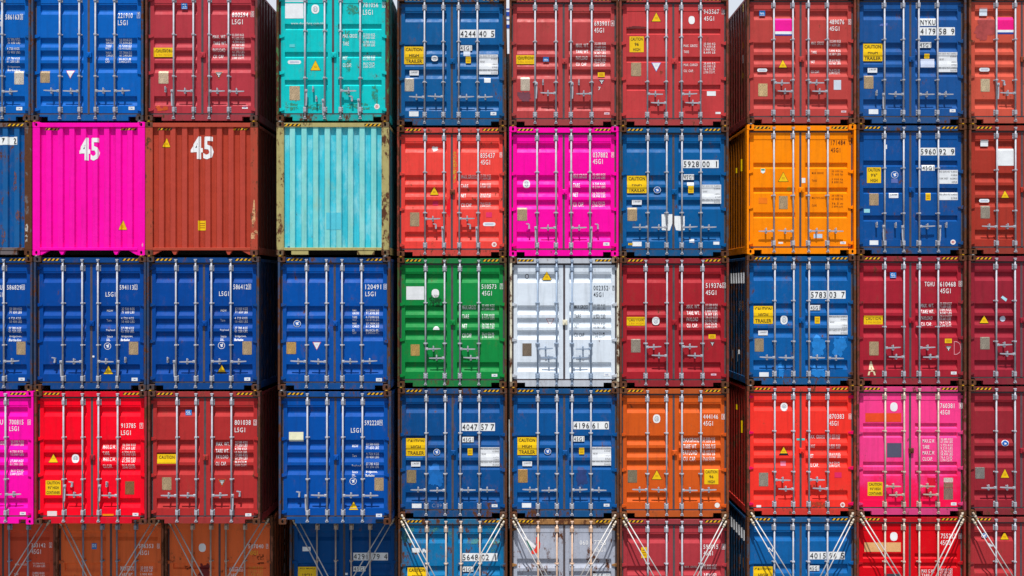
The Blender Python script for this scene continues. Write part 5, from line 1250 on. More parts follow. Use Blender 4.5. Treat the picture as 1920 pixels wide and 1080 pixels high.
  ('t','number_board_text','5',(0.8963,1.9434,0.9789,2.0657),'K',0.0),
  ('rect','code_board',(0.1972,1.6624,0.4238,1.7805),(235,238,242)),
  ('t','code_board_text','45G1',(0.2053,1.6777,0.4157,1.7628),'K',0.0),
  ('caution',(-1.0619,1.371,-0.6233,1.7595),['CAUTION','HIGH','TRAILER']),
  ('t','letter_remnant','N',(-0.7221,2.0912,-0.6201,2.1883),'W',0.015)]),
 dict(c=8, r=4, kind='C', col=(207, 3, 20), desc='bright red container numbered 755223 with a tan strip in the bottom row', rust=0.4, hand='LLRR', hz=(2.28, 2.28), rodc=2, rx=(-0.575, -0.153, 0.19, 0.612), pos=(8.9154, 0.0, 0.047), dec=[
  ('oval',(-0.4396,2.3358,-0.2742,2.531),0),
  ('rect','tan_strip',(-1.0172,2.0908,-0.2005,2.3),(225,172,115)),
  ('t','serial_number','755223',(0.6959,2.3896,1.0345,2.4992),'W',0.007),
  ('k','serial_number','8',(1.0903,2.3896,1.164,2.4992),'W',0.007),
  ('t','serial_number','45G0',(0.6859,2.2402,0.915,2.3498),'W',0.007),
  ('t','weight_table','MAX G.W.',(0.2636,1.6187,0.5425,1.6984),'W',0.007),
  ('t','weight_table','TARE',(0.2636,1.5191,0.4429,1.5988),'W',0.007),
  ('t','weight_table','30.480 KGS',(0.6799,1.6665,0.9548,1.7183),'W',0.007),
  ('t','weight_table','67.200 LBS',(0.6799,1.6028,0.9548,1.6546),'W',0.007),
  ('t','weight_table','3.720 KGS',(0.6799,1.539,0.9548,1.5908),'W',0.007),
  ('rect','grey_sticker',(-0.5192,1.3099,-0.2105,1.5988),(60,60,72))]),
 dict(c=9, r=4, kind='A', col=(165, 48, 53), desc='dusky red container with a yellow triangle at the right end of the bottom row', rust=0.4, hand='LLRR', hz=(2.28, 2.28), rx=(-0.587, -0.164, 0.172, 0.595), pos=(11.4095, 0.0, 0.047), dec=[
  ('emblem',(-0.8858,2.3956,-0.7464,2.5111)),
  ('tri',(-0.4735,2.3597,-0.2604,2.545)),
  ('poly','letter_remnant',[(-0.7623,2.2701),(-0.7225,2.29),(-0.6528,2.2462),(-0.6329,2.2561),(-0.6229,2.2163),(-0.6827,2.2063)],(215,215,225))]),
]
# ------------------------------------------------------------ stickers and lettering
WORDS = {("CIMC", .01), ("GL", .015), ("DS", .015)}
for d in CONTAINERS:
    for q in d['dec']:
        if q[0] in 'tk': WORDS.add((q[2], q[5]))
        elif q[0] == 'caution': WORDS |= {(t, v) for t in q[2] for v in (0, .015, .02)}
tmp = []
for w in sorted(WORDS):
    cu = bpy.data.curves.new('lettering', 'FONT'); cu.body = w[0]; cu.resolution_u = 2; cu.offset = w[1]; cu.space_character = 1.14 if w[1] < .02 else 1.0; cu.fill_mode = 'FRONT'
    o = bpy.data.objects.new('lettering', cu); COL.objects.link(o); tmp.append((w, o, cu))
dg = C.evaluated_depsgraph_get()
GLYPHS = {w: bpy.data.meshes.new_from_object(o.evaluated_get(dg)) for w, o, cu in tmp}
for w, o, cu in tmp: bpy.data.objects.remove(o); bpy.data.curves.remove(cu)
def text_bm(txt, box_, bold):
    bm = bmesh.new(); bm.from_mesh(GLYPHS[(txt, bold)])
    if not bm.verts: return bm
    xs = [v.co.x for v in bm.verts]; ys = [v.co.y for v in bm.verts]
    x0, x1, y0, y1 = min(xs), max(xs), min(ys), max(ys)
    bx0, bz0, bx1, bz1 = box_
    if len(txt) == 1:
        w = min(bx1-bx0, (bz1-bz0)*.52) if txt == '1' else bx1-bx0; c = (bx0+bx1)/2; bx0, bx1 = c-w/2, c+w/2
        if txt == '1': bx0, bx1 = c-w*.32, c+w*.32
    for v in bm.verts:
        x = bx0+(v.co.x-x0)/(x1-x0)*(bx1-bx0); z = bz0+(v.co.y-y0)/(y1-y0)*(bz1-bz0); v.co = (x, 0, z)
    return bm
def poly_bm(pts):
    bm = bmesh.new(); vs = [bm.verts.new((x, 0, z)) for x, z in pts]; f = bm.faces.new(vs)
    bm.normal_update()
    if f.normal.y > 0: bmesh.ops.reverse_faces(bm, faces=[f])
    return bm
def rect_pts(b): return [(b[0], b[1]), (b[2], b[1]), (b[2], b[3]), (b[0], b[3])]
def ell_pts(b, n=28, k=1.0, p=1.0):
    cx, cz, rx, rz = (b[0]+b[2])/2, (b[1]+b[3])/2, (b[2]-b[0])/2*k, (b[3]-b[1])/2*k
    f = lambda v: math.copysign(abs(v)**p, v)
    return [(cx+rx*f(math.cos(2*math.pi*i/n)), cz+rz*f(math.sin(2*math.pi*i/n))) for i in range(n)]
def rrect_pts(b, r):
    pts = []
    for cx, cz, a in ((b[2]-r, b[3]-r, 0), (b[0]+r, b[3]-r, 90), (b[0]+r, b[1]+r, 180), (b[2]-r, b[1]+r, 270)):
        for k in range(5): t = R(a+22.5*k); pts.append((cx+r*math.cos(t), cz+r*math.sin(t)))
    return pts
def sub(b, u0, v0, u1, v1):
    w, h = b[2]-b[0], b[3]-b[1]; return (b[0]+w*u0, b[1]+h*v0, b[0]+w*u1, b[1]+h*v1)
def blob_pts(b, seed, n=54):
    rnd = random.Random(seed); ph = [rnd.uniform(0, 6.28) for _ in range(6)]; out = []
    cx, cz, rx, rz = (b[0]+b[2])/2, (b[1]+b[3])/2, (b[2]-b[0])/2, (b[3]-b[1])/2
    for i in range(n):
        t = 2*math.pi*i/n; k = 1+.12*math.sin(2*t+ph[0])+.10*math.sin(3*t+ph[1])+.09*math.sin(5*t+ph[2])+.08*math.sin(9*t+ph[3])+rnd.uniform(-.14, .12)
        c, s = math.cos(t), math.sin(t); f = lambda v: math.copysign(abs(v)**.7, v)
        out.append((cx+rx*k*f(c), cz+rz*k*f(s)))
    return out
def bird(b):
    """the spread-winged bird of the round emblems, as a plain silhouette"""
    s = [(.28, .62), (.40, .70), (.52, .66), (.64, .78), (.74, .74), (.70, .60), (.60, .54), (.72, .42), (.68, .30), (.54, .34), (.48, .24), (.38, .30), (.44, .44), (.34, .50)]
    return [(b[0]+(b[2]-b[0])*u, b[1]+(b[3]-b[1])*v) for u, v in s][::-1]
class Layers:
    """collects one sticker's coloured layers into one mesh with several materials"""
    def __init__(s, face, cap=9): s.cap = cap; s.face = face; s.bm = bmesh.new(); s.mats = []; s.n = 0
    def add(s, bm, mat, lift=None):
        if mat not in s.mats: s.mats.append(mat)
        mi = s.mats.index(mat); s.face.conform(bm, .003+.0012*(s.n if lift is None else lift), s.cap); s.n += 1
        for f in bm.faces: f.material_index = mi; f.smooth = False
        me = bpy.data.meshes.new('t'); bm.to_mesh(me); bm.free(); s.bm.from_mesh(me); bpy.data.meshes.remove(me)
    def done(s, name, parent):
        bm = s.bm
        xs = [v.co.x for v in bm.verts]; zs = [v.co.z for v in bm.verts]; cx = (min(xs)+max(xs))/2; cz = (min(zs)+max(zs))/2
        for v in bm.verts: v.co.x -= cx; v.co.z -= cz
        return obj(name, fin(bm, name, s.mats), None, parent, (cx, 0, cz))
STIFF = .016; STIFF_NAMES = ('number_board', 'code_board', 'letter_board', 'weight_board', 'approval_sticker', 'white_sticker')   # thick vinyl: bridges the deeper part of a recess
def decal(d, face, doors, seed):
    k = d[0]; b = d[1]; L = Layers(face, STIFF if k in ('caution', 'oval', 'pill', 'emblem', 'gl', 'ysmall', 'tri') or (k == 'rect' and d[1] in STIFF_NAMES) else 9) if face.kind[0] != 'E' else Layers(face); name = {'tri': 'warning_triangle', 'plate': 'data_plate', 'maker': 'maker_sticker', 'gl': 'square_emblem', 'caution': 'caution_sticker', 'trd': 'inverted_triangle',
        'trt': 'inverted_triangle', 'oval': 'oval_sticker', 'pill': 'rounded_sticker', 'emblem': 'round_emblem', 'ring': 'round_emblem', 'rcross': 'round_sticker', 'ysmall': 'yellow_sticker', 'shield': 'shield_sticker', 'halfpill': 'torn_sticker', 'oring': 'round_emblem'}.get(k, d[1])
    fl = lambda n, c: flat(n, c, .5, .13)
    if k == 'rect': b = d[2]; L.add(poly_bm(rect_pts(b)), fl('sticker', d[3]))
    elif k == 'blot': b = d[2]; L.add(poly_bm(blob_pts(b, seed)), worn_mat(d[3]) if d[1] in ('worn_patch', 'rust_patch', 'scrape', 'stain', 'burn_mark') else flat('paint_patch', d[3], .6, .3))
    elif k == 'poly':
        p = d[2]; b = (min(q[0] for q in p), min(q[1] for q in p), max(q[0] for q in p), max(q[1] for q in p)); L.add(poly_bm(p), fl('sticker', d[3]))
    elif k == 'plate':
        L.add(poly_bm(rrect_pts(b, .008)), plate_mat(d[2]))
        for u in (.06, .94):
            for v in (.05, .95): L.add(poly_bm(ell_pts(sub(b, u-.03, v-.022, u+.03, v+.022), 6)), DARK, 1)
    elif k == 'maker': L.add(poly_bm(rect_pts(b)), fl('sticker', d[2])); L.add(text_bm("CIMC", sub(b, .2, .28, .8, .72), .01), BLUE)
    elif k == 'gl':
        L.add(poly_bm(rect_pts(b)), SKYB); L.add(text_bm(d[2] if len(d) > 2 else "GL", sub(b, .14, .32, .86, .85), .015), WHITE)
        if len(d) == 2: L.add(poly_bm(rect_pts(sub(b, .12, .1, .88, .16))), WHITE, 1)
    elif k == 'caution':
        ln = d[2]; L.add(poly_bm(rect_pts(b)), YELLOW); n = len(ln)
        if n == 2:
            L.add(text_bm(ln[0], sub(b, .1, .48, .9, .86), .015), BLACK, 1); L.add(text_bm(ln[1], sub(b, .1, .12, .9, .36), 0), fl('faded_print', (196, 130, 10)), 1)
        else:
            ws = {'CAUTION': .84, 'HIGH': .5, 'TRAILER': .84, '96': .3, "9'6\"": .45, "9'6\" HIGH": .72, 'CONTAINER': .88}
            for i, t in enumerate(ln):
                w = ws.get(t, .8)*.5; L.add(text_bm(t, sub(b, .5-w, 1-(i+.82)/n, .5+w, 1-(i+.2)/n), .02), fl('brown_print', (52, 40, 20)), 1)
    elif k in ('tri', 'trd', 'trt'):
        x0, z0, x1, z1 = b; c = (x0+x1)/2; h = z1-z0; w = x1-x0
        def tp(m):
            if k == 'tri': return [(x0+w*m, z0+h*m*.6), (x1-w*m, z0+h*m*.6), (c, z1-h*m*1.15)]
            return [(x0+w*m, z1-h*m*.6), (c, z0+h*m*1.15), (x1-w*m, z1-h*m*.6)]
        if k == 'tri':
            L.add(poly_bm(tp(0)), BLACK); L.add(poly_bm(tp(.055)), YELLOW)
            for q in (.42, .30): L.add(poly_bm(rect_pts(sub(b, .36, q-.02, .64, q+.02))), fl('faded_print', (200, 142, 14)), 2)
        elif k == 'trd':
            L.add(poly_bm(tp(0)), fl('border', d[2])); L.add(poly_bm(tp(.085)), fl('sticker', (232, 236, 240)))
            for q in (.74, .62): L.add(poly_bm(rect_pts(sub(b, .34, q-.015, .66, q+.015))), fl('faded_print', (190, 190, 205)), 2)
        else:
            if d[2]: L.add(poly_bm(tp(0)), fl('border', d[2]))
            L.add(poly_bm(tp(.09)), fl('dark_print', (58, 52, 60)))
            L.add(poly_bm(rect_pts(sub(b, .24, .74, .76, .80))), WHITE, 3); L.add(poly_bm(rect_pts(sub(b, .33, .56, .67, .66))), WHITE, 3); L.add(poly_bm(rect_pts(sub(b, .45, .32, .55, .52))), WHITE, 3)
    elif k == 'oval':
        L.add(poly_bm(ell_pts(b, 28, 1, .8)), fl('sticker', (236, 238, 242)))
        if d[2]:
            g1 = fl('grey_print', (150, 158, 170)); L.add(poly_bm(ell_pts(b, 20, .62)), g1); L.add(poly_bm(ell_pts(b, 20, .48)), fl('sticker', (236, 238, 242)))
            L.add(poly_bm(rect_pts(sub(b, .36, .34, .46, .66))), g1, 3); L.add(poly_bm(rect_pts(sub(b, .55, .34, .65, .66))), g1, 3)
    elif k == 'pill':
        L.add(poly_bm(rrect_pts(b, (b[3]-b[1])*.48)), fl('sticker', (230, 234, 242)))
        for q in (.62, .38): L.add(poly_bm(rect_pts(sub(b, .16, q-.05, .84, q+.05))), fl('faded_print', (160, 172, 205)), 1)
    elif k == 'halfpill': L.add(poly_bm([p for p in ell_pts((b[0], b[1]-(b[3]-b[1])*.9, b[2], b[3]), 28) if p[1] >= b[1]-.001]), fl('sticker', (236, 238, 242)))
    elif k == 'emblem':
        L.add(poly_bm(ell_pts(b)), fl('sticker', (225, 232, 240))); L.add(poly_bm(ell_pts(b, 28, .88)), BLUE); L.add(poly_bm(bird(b)), WHITE)
    elif k == 'ring':
        bm = bmesh.new(); n = 28; o_ = ell_pts(b, n); i_ = ell_pts(b, n, .87); A = [bm.verts.new((x, 0, z)) for x, z in o_]; B = [bm.verts.new((x, 0, z)) for x, z in i_]
        for q in range(n): bm.faces.new((A[q], A[(q+1) % n], B[(q+1) % n], B[q]))
        L.add(bm, WHITE, 0); L.add(poly_bm(bird(b)), WHITE, 0)
    elif k == 'oring': L.add(poly_bm(ell_pts(b)), fl('dark_print', (70, 74, 82))); L.add(poly_bm(ell_pts(b, 28, .68)), fl('sticker', (225, 230, 236)))
    elif k == 'rcross':
        L.add(poly_bm(ell_pts(b)), fl('sticker', (238, 232, 228)))
        for q in ((.2, .54, .8, .66), (.2, .34, .8, .44), (.44, .2, .54, .8)): L.add(poly_bm(rect_pts(sub(b, *q))), RED, 1)
    elif k == 'ysmall':
        L.add(poly_bm(rect_pts(b)), YELLOW)
        for q in (.72, .5, .28): L.add(poly_bm(rect_pts(sub(b, .18, q-.04, .82, q+.04))), fl('faded_print', (170, 110, 10)), 1)
    elif k == 'shield': L.add(poly_bm([(b[0], b[3]), (b[0], b[1]+.3*(b[3]-b[1])), ((b[0]+b[2])/2, b[1]), (b[2], b[1]+.3*(b[3]-b[1])), (b[2], b[3])]), fl('sticker', (225, 235, 235))); L.add(poly_bm(rect_pts(sub(b, .08, .62, .92, .95))), fl('green_print', (20, 150, 120)))
    elif k == 'disc': b = d[2]; L.add(poly_bm(ell_pts(b)), fl('sticker', d[3]))
    cx = (b[0]+b[2])/2
    return L.done(name, doors(cx))
def letterings(dec, face, doors):
    groups = {}
    for d in dec:
        if d[0] not in 'tk': continue
        _, nm, txt, b, col, bold = d
        if nm == 'serial_number' and txt in ('45G1', 'L5G1', '45G0'): nm = 'size_code'
        key = (nm, (b[0]+b[2])/2 > 0) if nm not in ('serial_number', 'size_code') else (nm, True)
        L = groups.setdefault(key, Layers(face, STIFF if face.kind[0] != 'E' and ('board' in nm or 'sticker' in nm) else 9)); m = WHITE if col == 'W' else BLACK if col == 'K' else flat('lettering_paint', col, .5, .1)
        lift = 5 if 'board' in nm or 'sticker' in nm else 1
        if d[0] == 'k':
            w = .007
            for q in ((b[0], b[1], b[2], b[1]+w), (b[0], b[3]-w, b[2], b[3]), (b[0], b[1]+w, b[0]+w, b[3]-w), (b[2]-w, b[1]+w, b[2], b[3]-w)): L.add(poly_bm(rect_pts(q)), m, lift)
            L.add(text_bm(txt, sub(b, .28, .16, .72, .84), bold), m, lift)
        else: L.add(text_bm(txt, b, bold), m, lift)
    for (nm, right), L in groups.items(): L.done(nm, doors(1 if right else -1))

# ------------------------------------------------------------ one container
DR = .095          # the leaves sit this far behind the corner castings, so that rods and handles stay inside the box
def container(d):
    rnd = random.Random(d['c']*17+d['r']*5+3)
    L = LN45 if d.get('L45') else LN40; kind = d['kind']; face = Face(d); rust = d['rust']
    root = thing('shipping_container', d['desc'], 'shipping container', d['pos'], 'stacked shipping containers')
    col = d['col']; frc = d.get('fr')
    body = paint(col, .15+.48*rust, fade=d.get('fade', 0))
    rail = paint(d.get('railc') or (frc if kind[0] == 'E' else None) or (col if rust < .13 else tuple(int(v*.78+w*.20) for v, w in zip(col, (84, 74, 72)))), .2+.65*rust)
    mixd = frc or tuple(int(v*.40+w*.60) for v, w in zip(col, (70, 60, 58) if d['c'] < 4 else (92, 58, 40)))
    clean = rust < .13
    post = paint(mixd if not clean else col, .1 if clean else .42+.75*rust)
    cast = paint(tuple(int(v*.35+w*.65) for v, w in zip(mixd, (72, 60, 54) if d['c'] < 4 else (94, 66, 46))) if not clean else col, .1 if clean else .6+.5*rust, .6)
    inner = paint(tuple(int(v*.50+w*.20) for v, w in zip(col, (96, 58, 40))), .35+.5*rust)  # browned with dirt, and darkened to stand in for the shade in the gaps
    # corner posts and castings
    if kind[0] == 'E':
        pb = lambda s: boxes_mesh('corner_post', [((-HW if s < 0 else 1.06), (-1.06 if s < 0 else HW), 0, .12, .118, HT-.118)])
    else:
        def pb(s):
            bm = bmesh.new()
            x0, x1 = (-HW, -HW+.048) if s < 0 else (HW-.048, HW); box(bm, x0, x1, 0, .22, .118, HT-.118, .004)
            x0, x1 = (-HW+.048, -1.10) if s < 0 else (1.10, HW-.048); box(bm, x0, x1, .145, .22, .118, HT-.118, 0)
            return fin(bm, 'corner_post')
    for s in (-1, 1):
        obj('corner_post', cached(('post', kind[0] == 'E', s), lambda: pb(s)), post, root)
        for z in (.059, HT-.059): obj('corner_casting', cached('cast', lambda: casting_mesh(0)), cast, root, (s*(HW-.081), -.003, z))
    # long walls, rails, roof, rear end, floor frame
    for s in (-1, 1):
        o = obj('side_wall', cached(('side', L), lambda: side_mesh(L)), inner, root, (s*(HW-.004), 0, 0)); o.scale.x = -s
        obj('top_side_rail', cached(('tsr', L), lambda: boxes_mesh('top_side_rail', [(-.03, .03, .18, L-.18, HT-.105, HT-.045)])), rail, root, (s*(HW-.033), 0, 0))
        obj('bottom_side_rail', cached(('bsr', L), lambda: boxes_mesh('bottom_side_rail', [(-.03, .03, .18, L-.18, .02, .175)])), rail, root, (s*(HW-.033), 0, 0))
    obj('roof', cached(('roof', L), lambda: boxes_mesh('roof', [(-1.15, 1.15, .125, L-.13, HT-.075, HT-.062)], 0)), inner, root)
    obj('rear_end', cached(('rear', L), lambda: boxes_mesh('rear_end', [(-HW, HW, L-.12, L, .002, HT-.002)])), inner, root)
    obj('floor_frame', cached(('floor', L), lambda: boxes_mesh('floor_frame', [(-1.15, 1.15, .34, L-.2, .024, .16)], 0)), DARK, root)
    hz = lambda w: cached(('hz', w), lambda: hazard_mesh(w))
    if kind[0] == 'E':
        obj('front_header', cached('ehead', lambda: boxes_mesh('front_header', [(-HW+.162, HW-.162, -.002, .12, HT-.112, HT-.022)])), rail, root)
        def em():
            bm = bmesh.new(); z0, z1 = .165, HT-.11
            a = [bm.verts.new((x, y, z0)) for x, y in face.pts]; b = [bm.verts.new((x, y, z1)) for x, y in face.pts]
            for i in range(len(a)-1):
                f = bm.faces.new((a[i], a[i+1], b[i+1], b[i])); f.material_index = 1 if i % 4 == 2 else 0
            return fin(bm, 'end_panel', (None, None))
        panel = obj('end_panel', cached('epanel', em), body, root)
        rib = tuple(int(v*.90+w*.10) for v, w in zip(col, (215, 120, 150))) if kind == 'E1' else (122, 200, 196) if d['c'] == 3 else tuple(int(v*.8+w*.2) for v, w in zip(col, (120, 120, 150)))
        panel.material_slots[1].link = 'OBJECT'; panel.material_slots[1].material = paint(rib, .06+.38*rust, fade=d.get('fade', 0))
        def er():
            bm = bmesh.new(); box(bm, -1.06, 1.06, -.004, .11, .108, .168, .004)
            if kind == 'E1':
                for s in (-1, 1):
                    p = [(s*1.05, .012), (s*1.05, .107), (s*.86, .107), (s*1.03, .012)]; q = [(s*.66, .107), (s*.52, .107), (s*.565, .015), (s*.605, .015)]
                    for poly in (p, q): prism(bm, poly if s < 0 else poly[::-1], .01, .09)
            else:
                for s in (-1, 1): box(bm, min(s*.9, s*.53), max(s*.9, s*.53), .004, .10, .012, .107, .006)
            return fin(bm, 'bottom_rail')
        obj('bottom_rail', cached(('erail', kind), er), rail, root)
        if kind == 'E1':
            for s in (-1, 1):
                L_ = Layers(face); w = .32; h = .042; cx = s*.83; zc = HT-.155
                for i in range(4):
                    a = cx-w/2+i*w/4
                    L_.add(poly_bm([(a+.01, zc-h/2), (a+.044, zc-h/2), (a+.078, zc+h/2), (a+.042, zc+h/2)]), HAZARD, 1)
                    L_.add(poly_bm([(a+.044, zc-h/2), (a+.088, zc-h/2), (a+.12, zc+h/2), (a+.078, zc+h/2)]), BLACK, 1)
                L_.done('hazard_stripe', panel)
        else:
            for s in (-1, 1): obj('hazard_stripe', hz(.36), None, root, (s*.87, -.006, HT-.068))
        doors = lambda x: panel
    else:
        header = obj('door_header', cached('head', lambda: boxes_mesh('door_header', [(-HW+.162, HW-.162, 0, .12, HT-.132, HT-.02)])), rail, root, (0, .055, 0))
        sill = obj('door_sill', cached('sill', sill_mesh), rail, root, (0, .055, 0))
        for s in (-1, 1): obj('hazard_stripe', hz(.36), None, header, (s*.865, -.0025, HT-.066))
        def gk():
            bm = bmesh.new(); zt, zb = HT-.133, .143
            box(bm, -1.10, 1.10, .066, .08, zb, zt)                                # dark frame behind the leaves
            for x in (-1.152, 1.152): box(bm, x-.016, x+.016, .012, .05, zb, zt)
            box(bm, -.0255, .0215, -.004, .034, zb+.02, zt-.02); box(bm, -1.13, 1.13, .004, .034, zt-.036, zt-.004); box(bm, -1.13, 1.13, .004, .034, zb+.004, zb+.034)
            return fin(bm, 'door_gasket')
        obj('door_gasket', cached('gk', gk), RUBBER, root, (0, DR, 0))
        fk = (kind, d.get('bands'))
        dl = [obj('door', cached(('door', i, fk), lambda: door_mesh(face, i)), body, root, (0, DR, 0)) for i in (0, 1)]
        doors = lambda x: dl[1 if x > 0 else 0]
        hc = paint(d['hingec'], .2) if d.get('hingec') else (rail if rnd.random() < .5 else body)
        for i, s in ((0, 1), (1, -1)):
            for t in (.25, 1.05, 1.845, 2.645): obj('hinge', cached(('hinge', s), lambda: hinge_mesh(s)), hc, dl[i], (-s*1.192, 0, HT-t))
        obj('door_latch', cached('latch', latch_mesh), body if rnd.random() < .7 else post, root, (.015, DR, HT-1.455))
        galv = GALV[d.get('rodc', 0)]
        for i, (x, h) in enumerate(zip(d['rx'], d['hand'])):
            rod = obj('locking_rod', cached('rod', rod_mesh), galv, root, (x, DR, 0))
            for z in (HT-.25, .245): obj('rod_guide', cached('keep', keeper_mesh), galv, rod, (0, 0, z))
            for t in d.get('cl', (1.015, 1.925)): obj('rod_clamp', cached('clamp', clamp_mesh), galv, rod, (0, 0, HT-t))
            up = h in 'Rr' if d['hand'] not in ('LLRR', 'lLRR', 'lLRr', 'LLRr', 'llRr') else True
            z = HT-(d['hz'][i] if len(d['hz']) == 4 else d['hz'][0 if up else 1]); s = -1 if h in 'Ll' else 1; hang = h in 'lr'
            z += rnd.uniform(-.006, .006)
            o = obj('handle', cached(('hd', s, hang), lambda: handle_mesh(s, hang)), galv, rod, (0, 0, z)); o.rotation_euler.y = rnd.uniform(-.035, .035) if not hang else rnd.uniform(-.02, .02)
            sw = hang and rnd.random() < .5
            obj('handle_catch', cached(('ct', sw), lambda: catch_mesh(sw)), galv, rod, (s*.178, 0, z+(.03 if hang else 0)))
    for n, q in enumerate(d['dec']):
        if q[0] in 'tk': continue
        decal(q, face, doors, d['c']*1000+d['r']*100+n)
    letterings(d['dec'], face, doors)
    if 'side' in d: side_marks(d, root)
    return root
def side_patch(parent, name, mat, y0, y1, z0, z1, sx=-1):
    """print lying on the folded long wall (sx=-1 left, +1 right)"""
    bm = bmesh.new(); x = -HW-.0002
    y = .21
    def dep(yy):
        t = (yy-.21) % .278
        return .042*(t/.04) if t < .04 else .042 if t < .125 else .042*(1-(t-.125)/.04) if t < .165 else 0
    bx = [y0]+[v for k in range(12) for v in (.21+.278*k, .25+.278*k, .335+.278*k, .375+.278*k) if y0 < v < y1]+[y1]
    for a, b in zip(bx, bx[1:]): bm.faces.new([bm.verts.new((x+.004+dep(v+e), v, z)) for v, z, e in ((a, z0, 1e-5), (a, z1, 1e-5), (b, z1, -1e-5), (b, z0, -1e-5))])
    bmesh.ops.recalc_face_normals(bm, faces=bm.faces[:]); cy, cz = (y0+y1)/2, (z0+z1)/2
    for v in bm.verts: v.co -= Vector((-HW, cy, cz)); v.co.x *= -sx
    bmesh.ops.recalc_face_normals(bm, faces=bm.faces[:])
    return obj(name, fin(bm, name, (mat,)), None, parent, (sx*HW, cy, cz))
def side_marks(d, root):
    k = d['side']; wy = flat('sticker', (225, 228, 232), .5, .13)
    wp = root
    if k in (2, 4):
        side_patch(wp, 'side_stripe', wy, .36, 1.95, HT-.62, HT-.38)
        side_patch(wp, 'yellow_sticker', YELLOW, .27, .33, HT-.66, HT-.38); side_patch(wp, 'yellow_sticker', flat('sticker', (205, 130, 20), .5, .13), .40, .47, HT-1.25, HT-1.02); side_patch(wp, 'white_sticker', wy, .72, .80, HT-1.24, HT-1.02)
        if k == 2:
            side_patch(wp, 'side_lettering', wy, .80, 1.0, HT-2.26, HT-2.16); side_patch(wp, 'side_lettering', wy, .98, 1.06, HT-2.44, HT-2.26); side_patch(wp, 'side_lettering', wy, 1.5, 1.62, HT-2.4, HT-2.2)
    elif k == 0:
        side_patch(wp, 'yellow_sticker', YELLOW, .40, .47, HT-.30, HT-.12); side_patch(wp, 'yellow_sticker', flat('sticker', (200, 130, 20), .5, .13), .42, .50, HT-1.12, HT-.98); side_patch(wp, 'white_sticker', wy, .42, .50, HT-1.46, HT-1.28); side_patch(wp, 'yellow_sticker', YELLOW, .44, .60, HT-1.80, HT-1.68)
    elif k == 5:
        for za, zb, ya, yb in ((2.33, 2.08, 1.26, 1.40), (2.0, 1.95, 1.28, 1.36), (1.80, 1.62, 1.26, 1.42), (1.52, 1.28, 1.24, 1.36), (1.1, .85, 1.26, 1.40)): side_patch(wp, 'side_lettering', wy, ya, yb, zb, za, 1)
    else:
        o = .15 if k == 3 else 0
        side_patch(wp, 'yellow_sticker', YELLOW, .50, .68, HT-.98-o, HT-.70-o); side_patch(wp, 'warning_triangle', YELLOW, 1.05, 1.22, HT-.96+o*2, HT-.84+o*2)

for d in CONTAINERS: container(d)
for me in GLYPHS.values(): bpy.data.meshes.remove(me)

ROOTS = {(d['c'], d['r']): d for d in CONTAINERS}

def short(d):
    t = d['desc'].replace('rust streaked ', '').replace('shaded ', '')
    if ' numbered ' in t: a, b = t.split(' numbered '); return a.replace(' with double doors', '')+' '+b.split()[0].strip(',')
    if 'corrugated' in t: return t.split(' corrugated')[0]+' container end'
    return t.split(' container')[0]+' container at the right edge'
# ------------------------------------------------------------ twist locks between the tiers
def twist_mesh(m):
    bm = bmesh.new(); box(bm, -.05, .05, .02, .13, .0005, .0235, .003); box(bm, -.022, .022, -.012, .02, .003, .021, .003); tube(bm, (.0, -.012, .012), (.0, -.03, .012), .010, n=8)
    return fin(bm, 'twist_lock', (m,))
NEXT = {}
for (c, r), d in ROOTS.items():
    if r > 3 or (c < 4 and r == 3): continue
    below = ROOTS[(c, r+1)]
    for s in (-1, 1):
        m = TWIST_Y if (c*3+r*2+s+1) % 4 != 1 else TWIST_G
        side = 'left' if s < 0 else 'right'
        t = thing('twist_lock', f"twist lock under the {side} corner of the {short(d)}", 'twist lock',
                  (d['pos'][0]+s*(HW-.081), d['pos'][1], below['pos'][2]+HT), 'twist locks between the tiers', cached(('tw', m.name), lambda: twist_mesh(m)))

# ------------------------------------------------------------ lashing rods on the bottom tier
def up_seed(u): return 100 if u else 0
def lash(c, s, upper):
    d4 = ROOTS[(c, 4)]; d3 = ROOTS[(c, 3)]
    bx, by, bz = d4['pos']
    z0 = (bz+HT+.08) if upper else (bz+HT-.062); x0 = s*(1.125 if upper else 1.135)
    if c < 4: x0 = s*(1.09 if upper else 1.13)
    drop = z0-bz-.28; slope = (1.70 if upper else 1.76)+random.Random(c*4+s+up_seed(upper)).uniform(-.06, .06); dx = -s*drop/slope
    p0 = Vector((0, -.045, 0)); p1 = Vector((dx, -.46, -drop))
    nm = short(d4)
    side = 'left' if s < 0 else 'right'
    root = thing('lashing_rod', f"{'upper' if upper else 'lower'} lashing rod from the {side} corner of the {nm}", 'lashing rod', (bx+x0, by, z0), 'lashing rods across the bottom tier')
    u = (p1-p0).normalized()
    bm = bmesh.new(); tube(bm, p0+u*.10, p0+u*(p1-p0).length*.62, .0125, n=10); obj('rod', fin(bm, 'rod', (ROD,)), None, root)
    bm = bmesh.new()                                                                   # hook end set in the casting's hole, swelling to the rod's socket
    tube(bm, Vector((0, .03, 0)), p0, .020, .024, 8); tube(bm, p0-u*.03, p0+u*.05, .020, .027, 10); tube(bm, p0+u*.05, p0+u*.10, .030, .030, 10); tube(bm, p0+u*.10, p0+u*.15, .025, .015, 10)
    obj('hook', fin(bm, 'hook', (HOOK,)), None, root)
    bm = bmesh.new(); q0 = p0+u*(p1-p0).length*.62
    tube(bm, q0, q0+u*.12, .03, .036, 10); tube(bm, q0+u*.12, p1-u*.2, .036, .036, 10); tube(bm, p1-u*.2, p1, .03, .02, 10); box(bm, p1.x-.05, p1.x+.05, p1.y-.05, p1.y+.05, p1.z-.08, p1.z+.03, .01)
    obj('turnbuckle', fin(bm, 'turnbuckle', (HOOK,)), None, root)
    return root
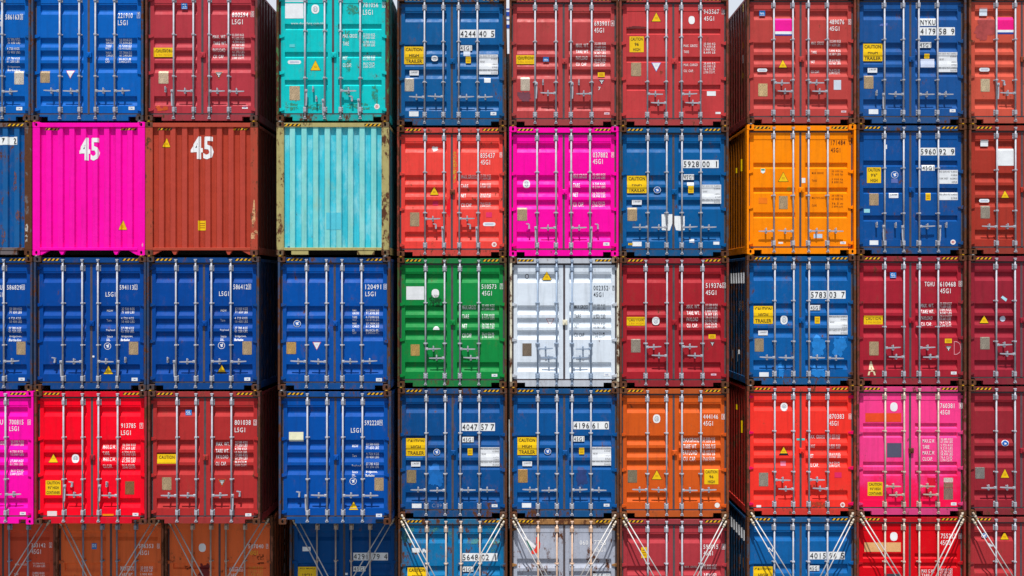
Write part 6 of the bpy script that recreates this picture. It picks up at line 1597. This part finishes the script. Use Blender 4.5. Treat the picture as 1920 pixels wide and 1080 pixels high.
for c in range(10):
    for s in (-1, 1):
        for up in (True, False): lash(c, s, up)

# ------------------------------------------------------------ ground and what stands behind the gap
def plane(name, x0, x1, y0, y1, z, mat):
    bm = bmesh.new(); bm.faces.new([bm.verts.new(p) for p in ((x0, y0, z), (x1, y0, z), (x1, y1, z), (x0, y1, z))]); return obj(name, fin(bm, name, (mat,)))
gm, nt, b = new_mat('deck_paint'); g = nt.nodes.new('ShaderNodeNewGeometry'); pos = g.outputs['Position']
cc = mixc(nt, ramp(nt, noise(nt, pos, .4, 6, .65), .35, .7), (.15, .155, .15), (.22, .21, .20)); cc = mixc(nt, ramp(nt, noise(nt, pos, 3, 7, .7), .58, .68), cc, (.20, .12, .08))
nt.links.new(cc, b.inputs['Base Color']); b.inputs['Roughness'].default_value = .75
deck = plane('deck', -3000, 3000, -3000, 3000, -.02, gm); deck['kind'] = 'structure'
pads = thing('deck_pad', 'grey steel pad under the right hand stacks of the bottom row', 'steel pad', (0, 0, 0))
bm = bmesh.new(); box(bm, 5.0, 14.0, -.02, 12.2, -.016, .044, .004); obj('pad_plate', fin(bm, 'pad_plate', (DARK,)), None, pads)
tower = thing('ship_deckhouse', 'white and blue banded structure glimpsed through the narrow gap in the top row', 'deckhouse', (0, 42, 0))
tw = flat('deckhouse_white', (228, 232, 238), .5, .06); tb = flat('deckhouse_blue', (14, 70, 170), .5, .06)
bm = bmesh.new(); box(bm, -4, 4, 0, 8, 0, 22.4, .02); obj('gap_blocker', fin(bm, 'gap_blocker', (DARK,)), None, tower)  # dark block added to stop sky light showing through the narrow gap
bm = bmesh.new(); box(bm, -4, 4, .004, 8, 22.42, 27, .02); obj('upper_wall', fin(bm, 'upper_wall', (tw,)), None, tower)
for z0, z1 in ((24.0, 24.22), (24.75, 25.0), (25.15, 25.2), (24.5, 24.54), (26.0, 26.3)):
    bm = bmesh.new(); box(bm, -4.01, 4.01, -.02, .003, z0, z1, .002); obj('blue_band', fin(bm, 'blue_band', (tb,)), None, tower)
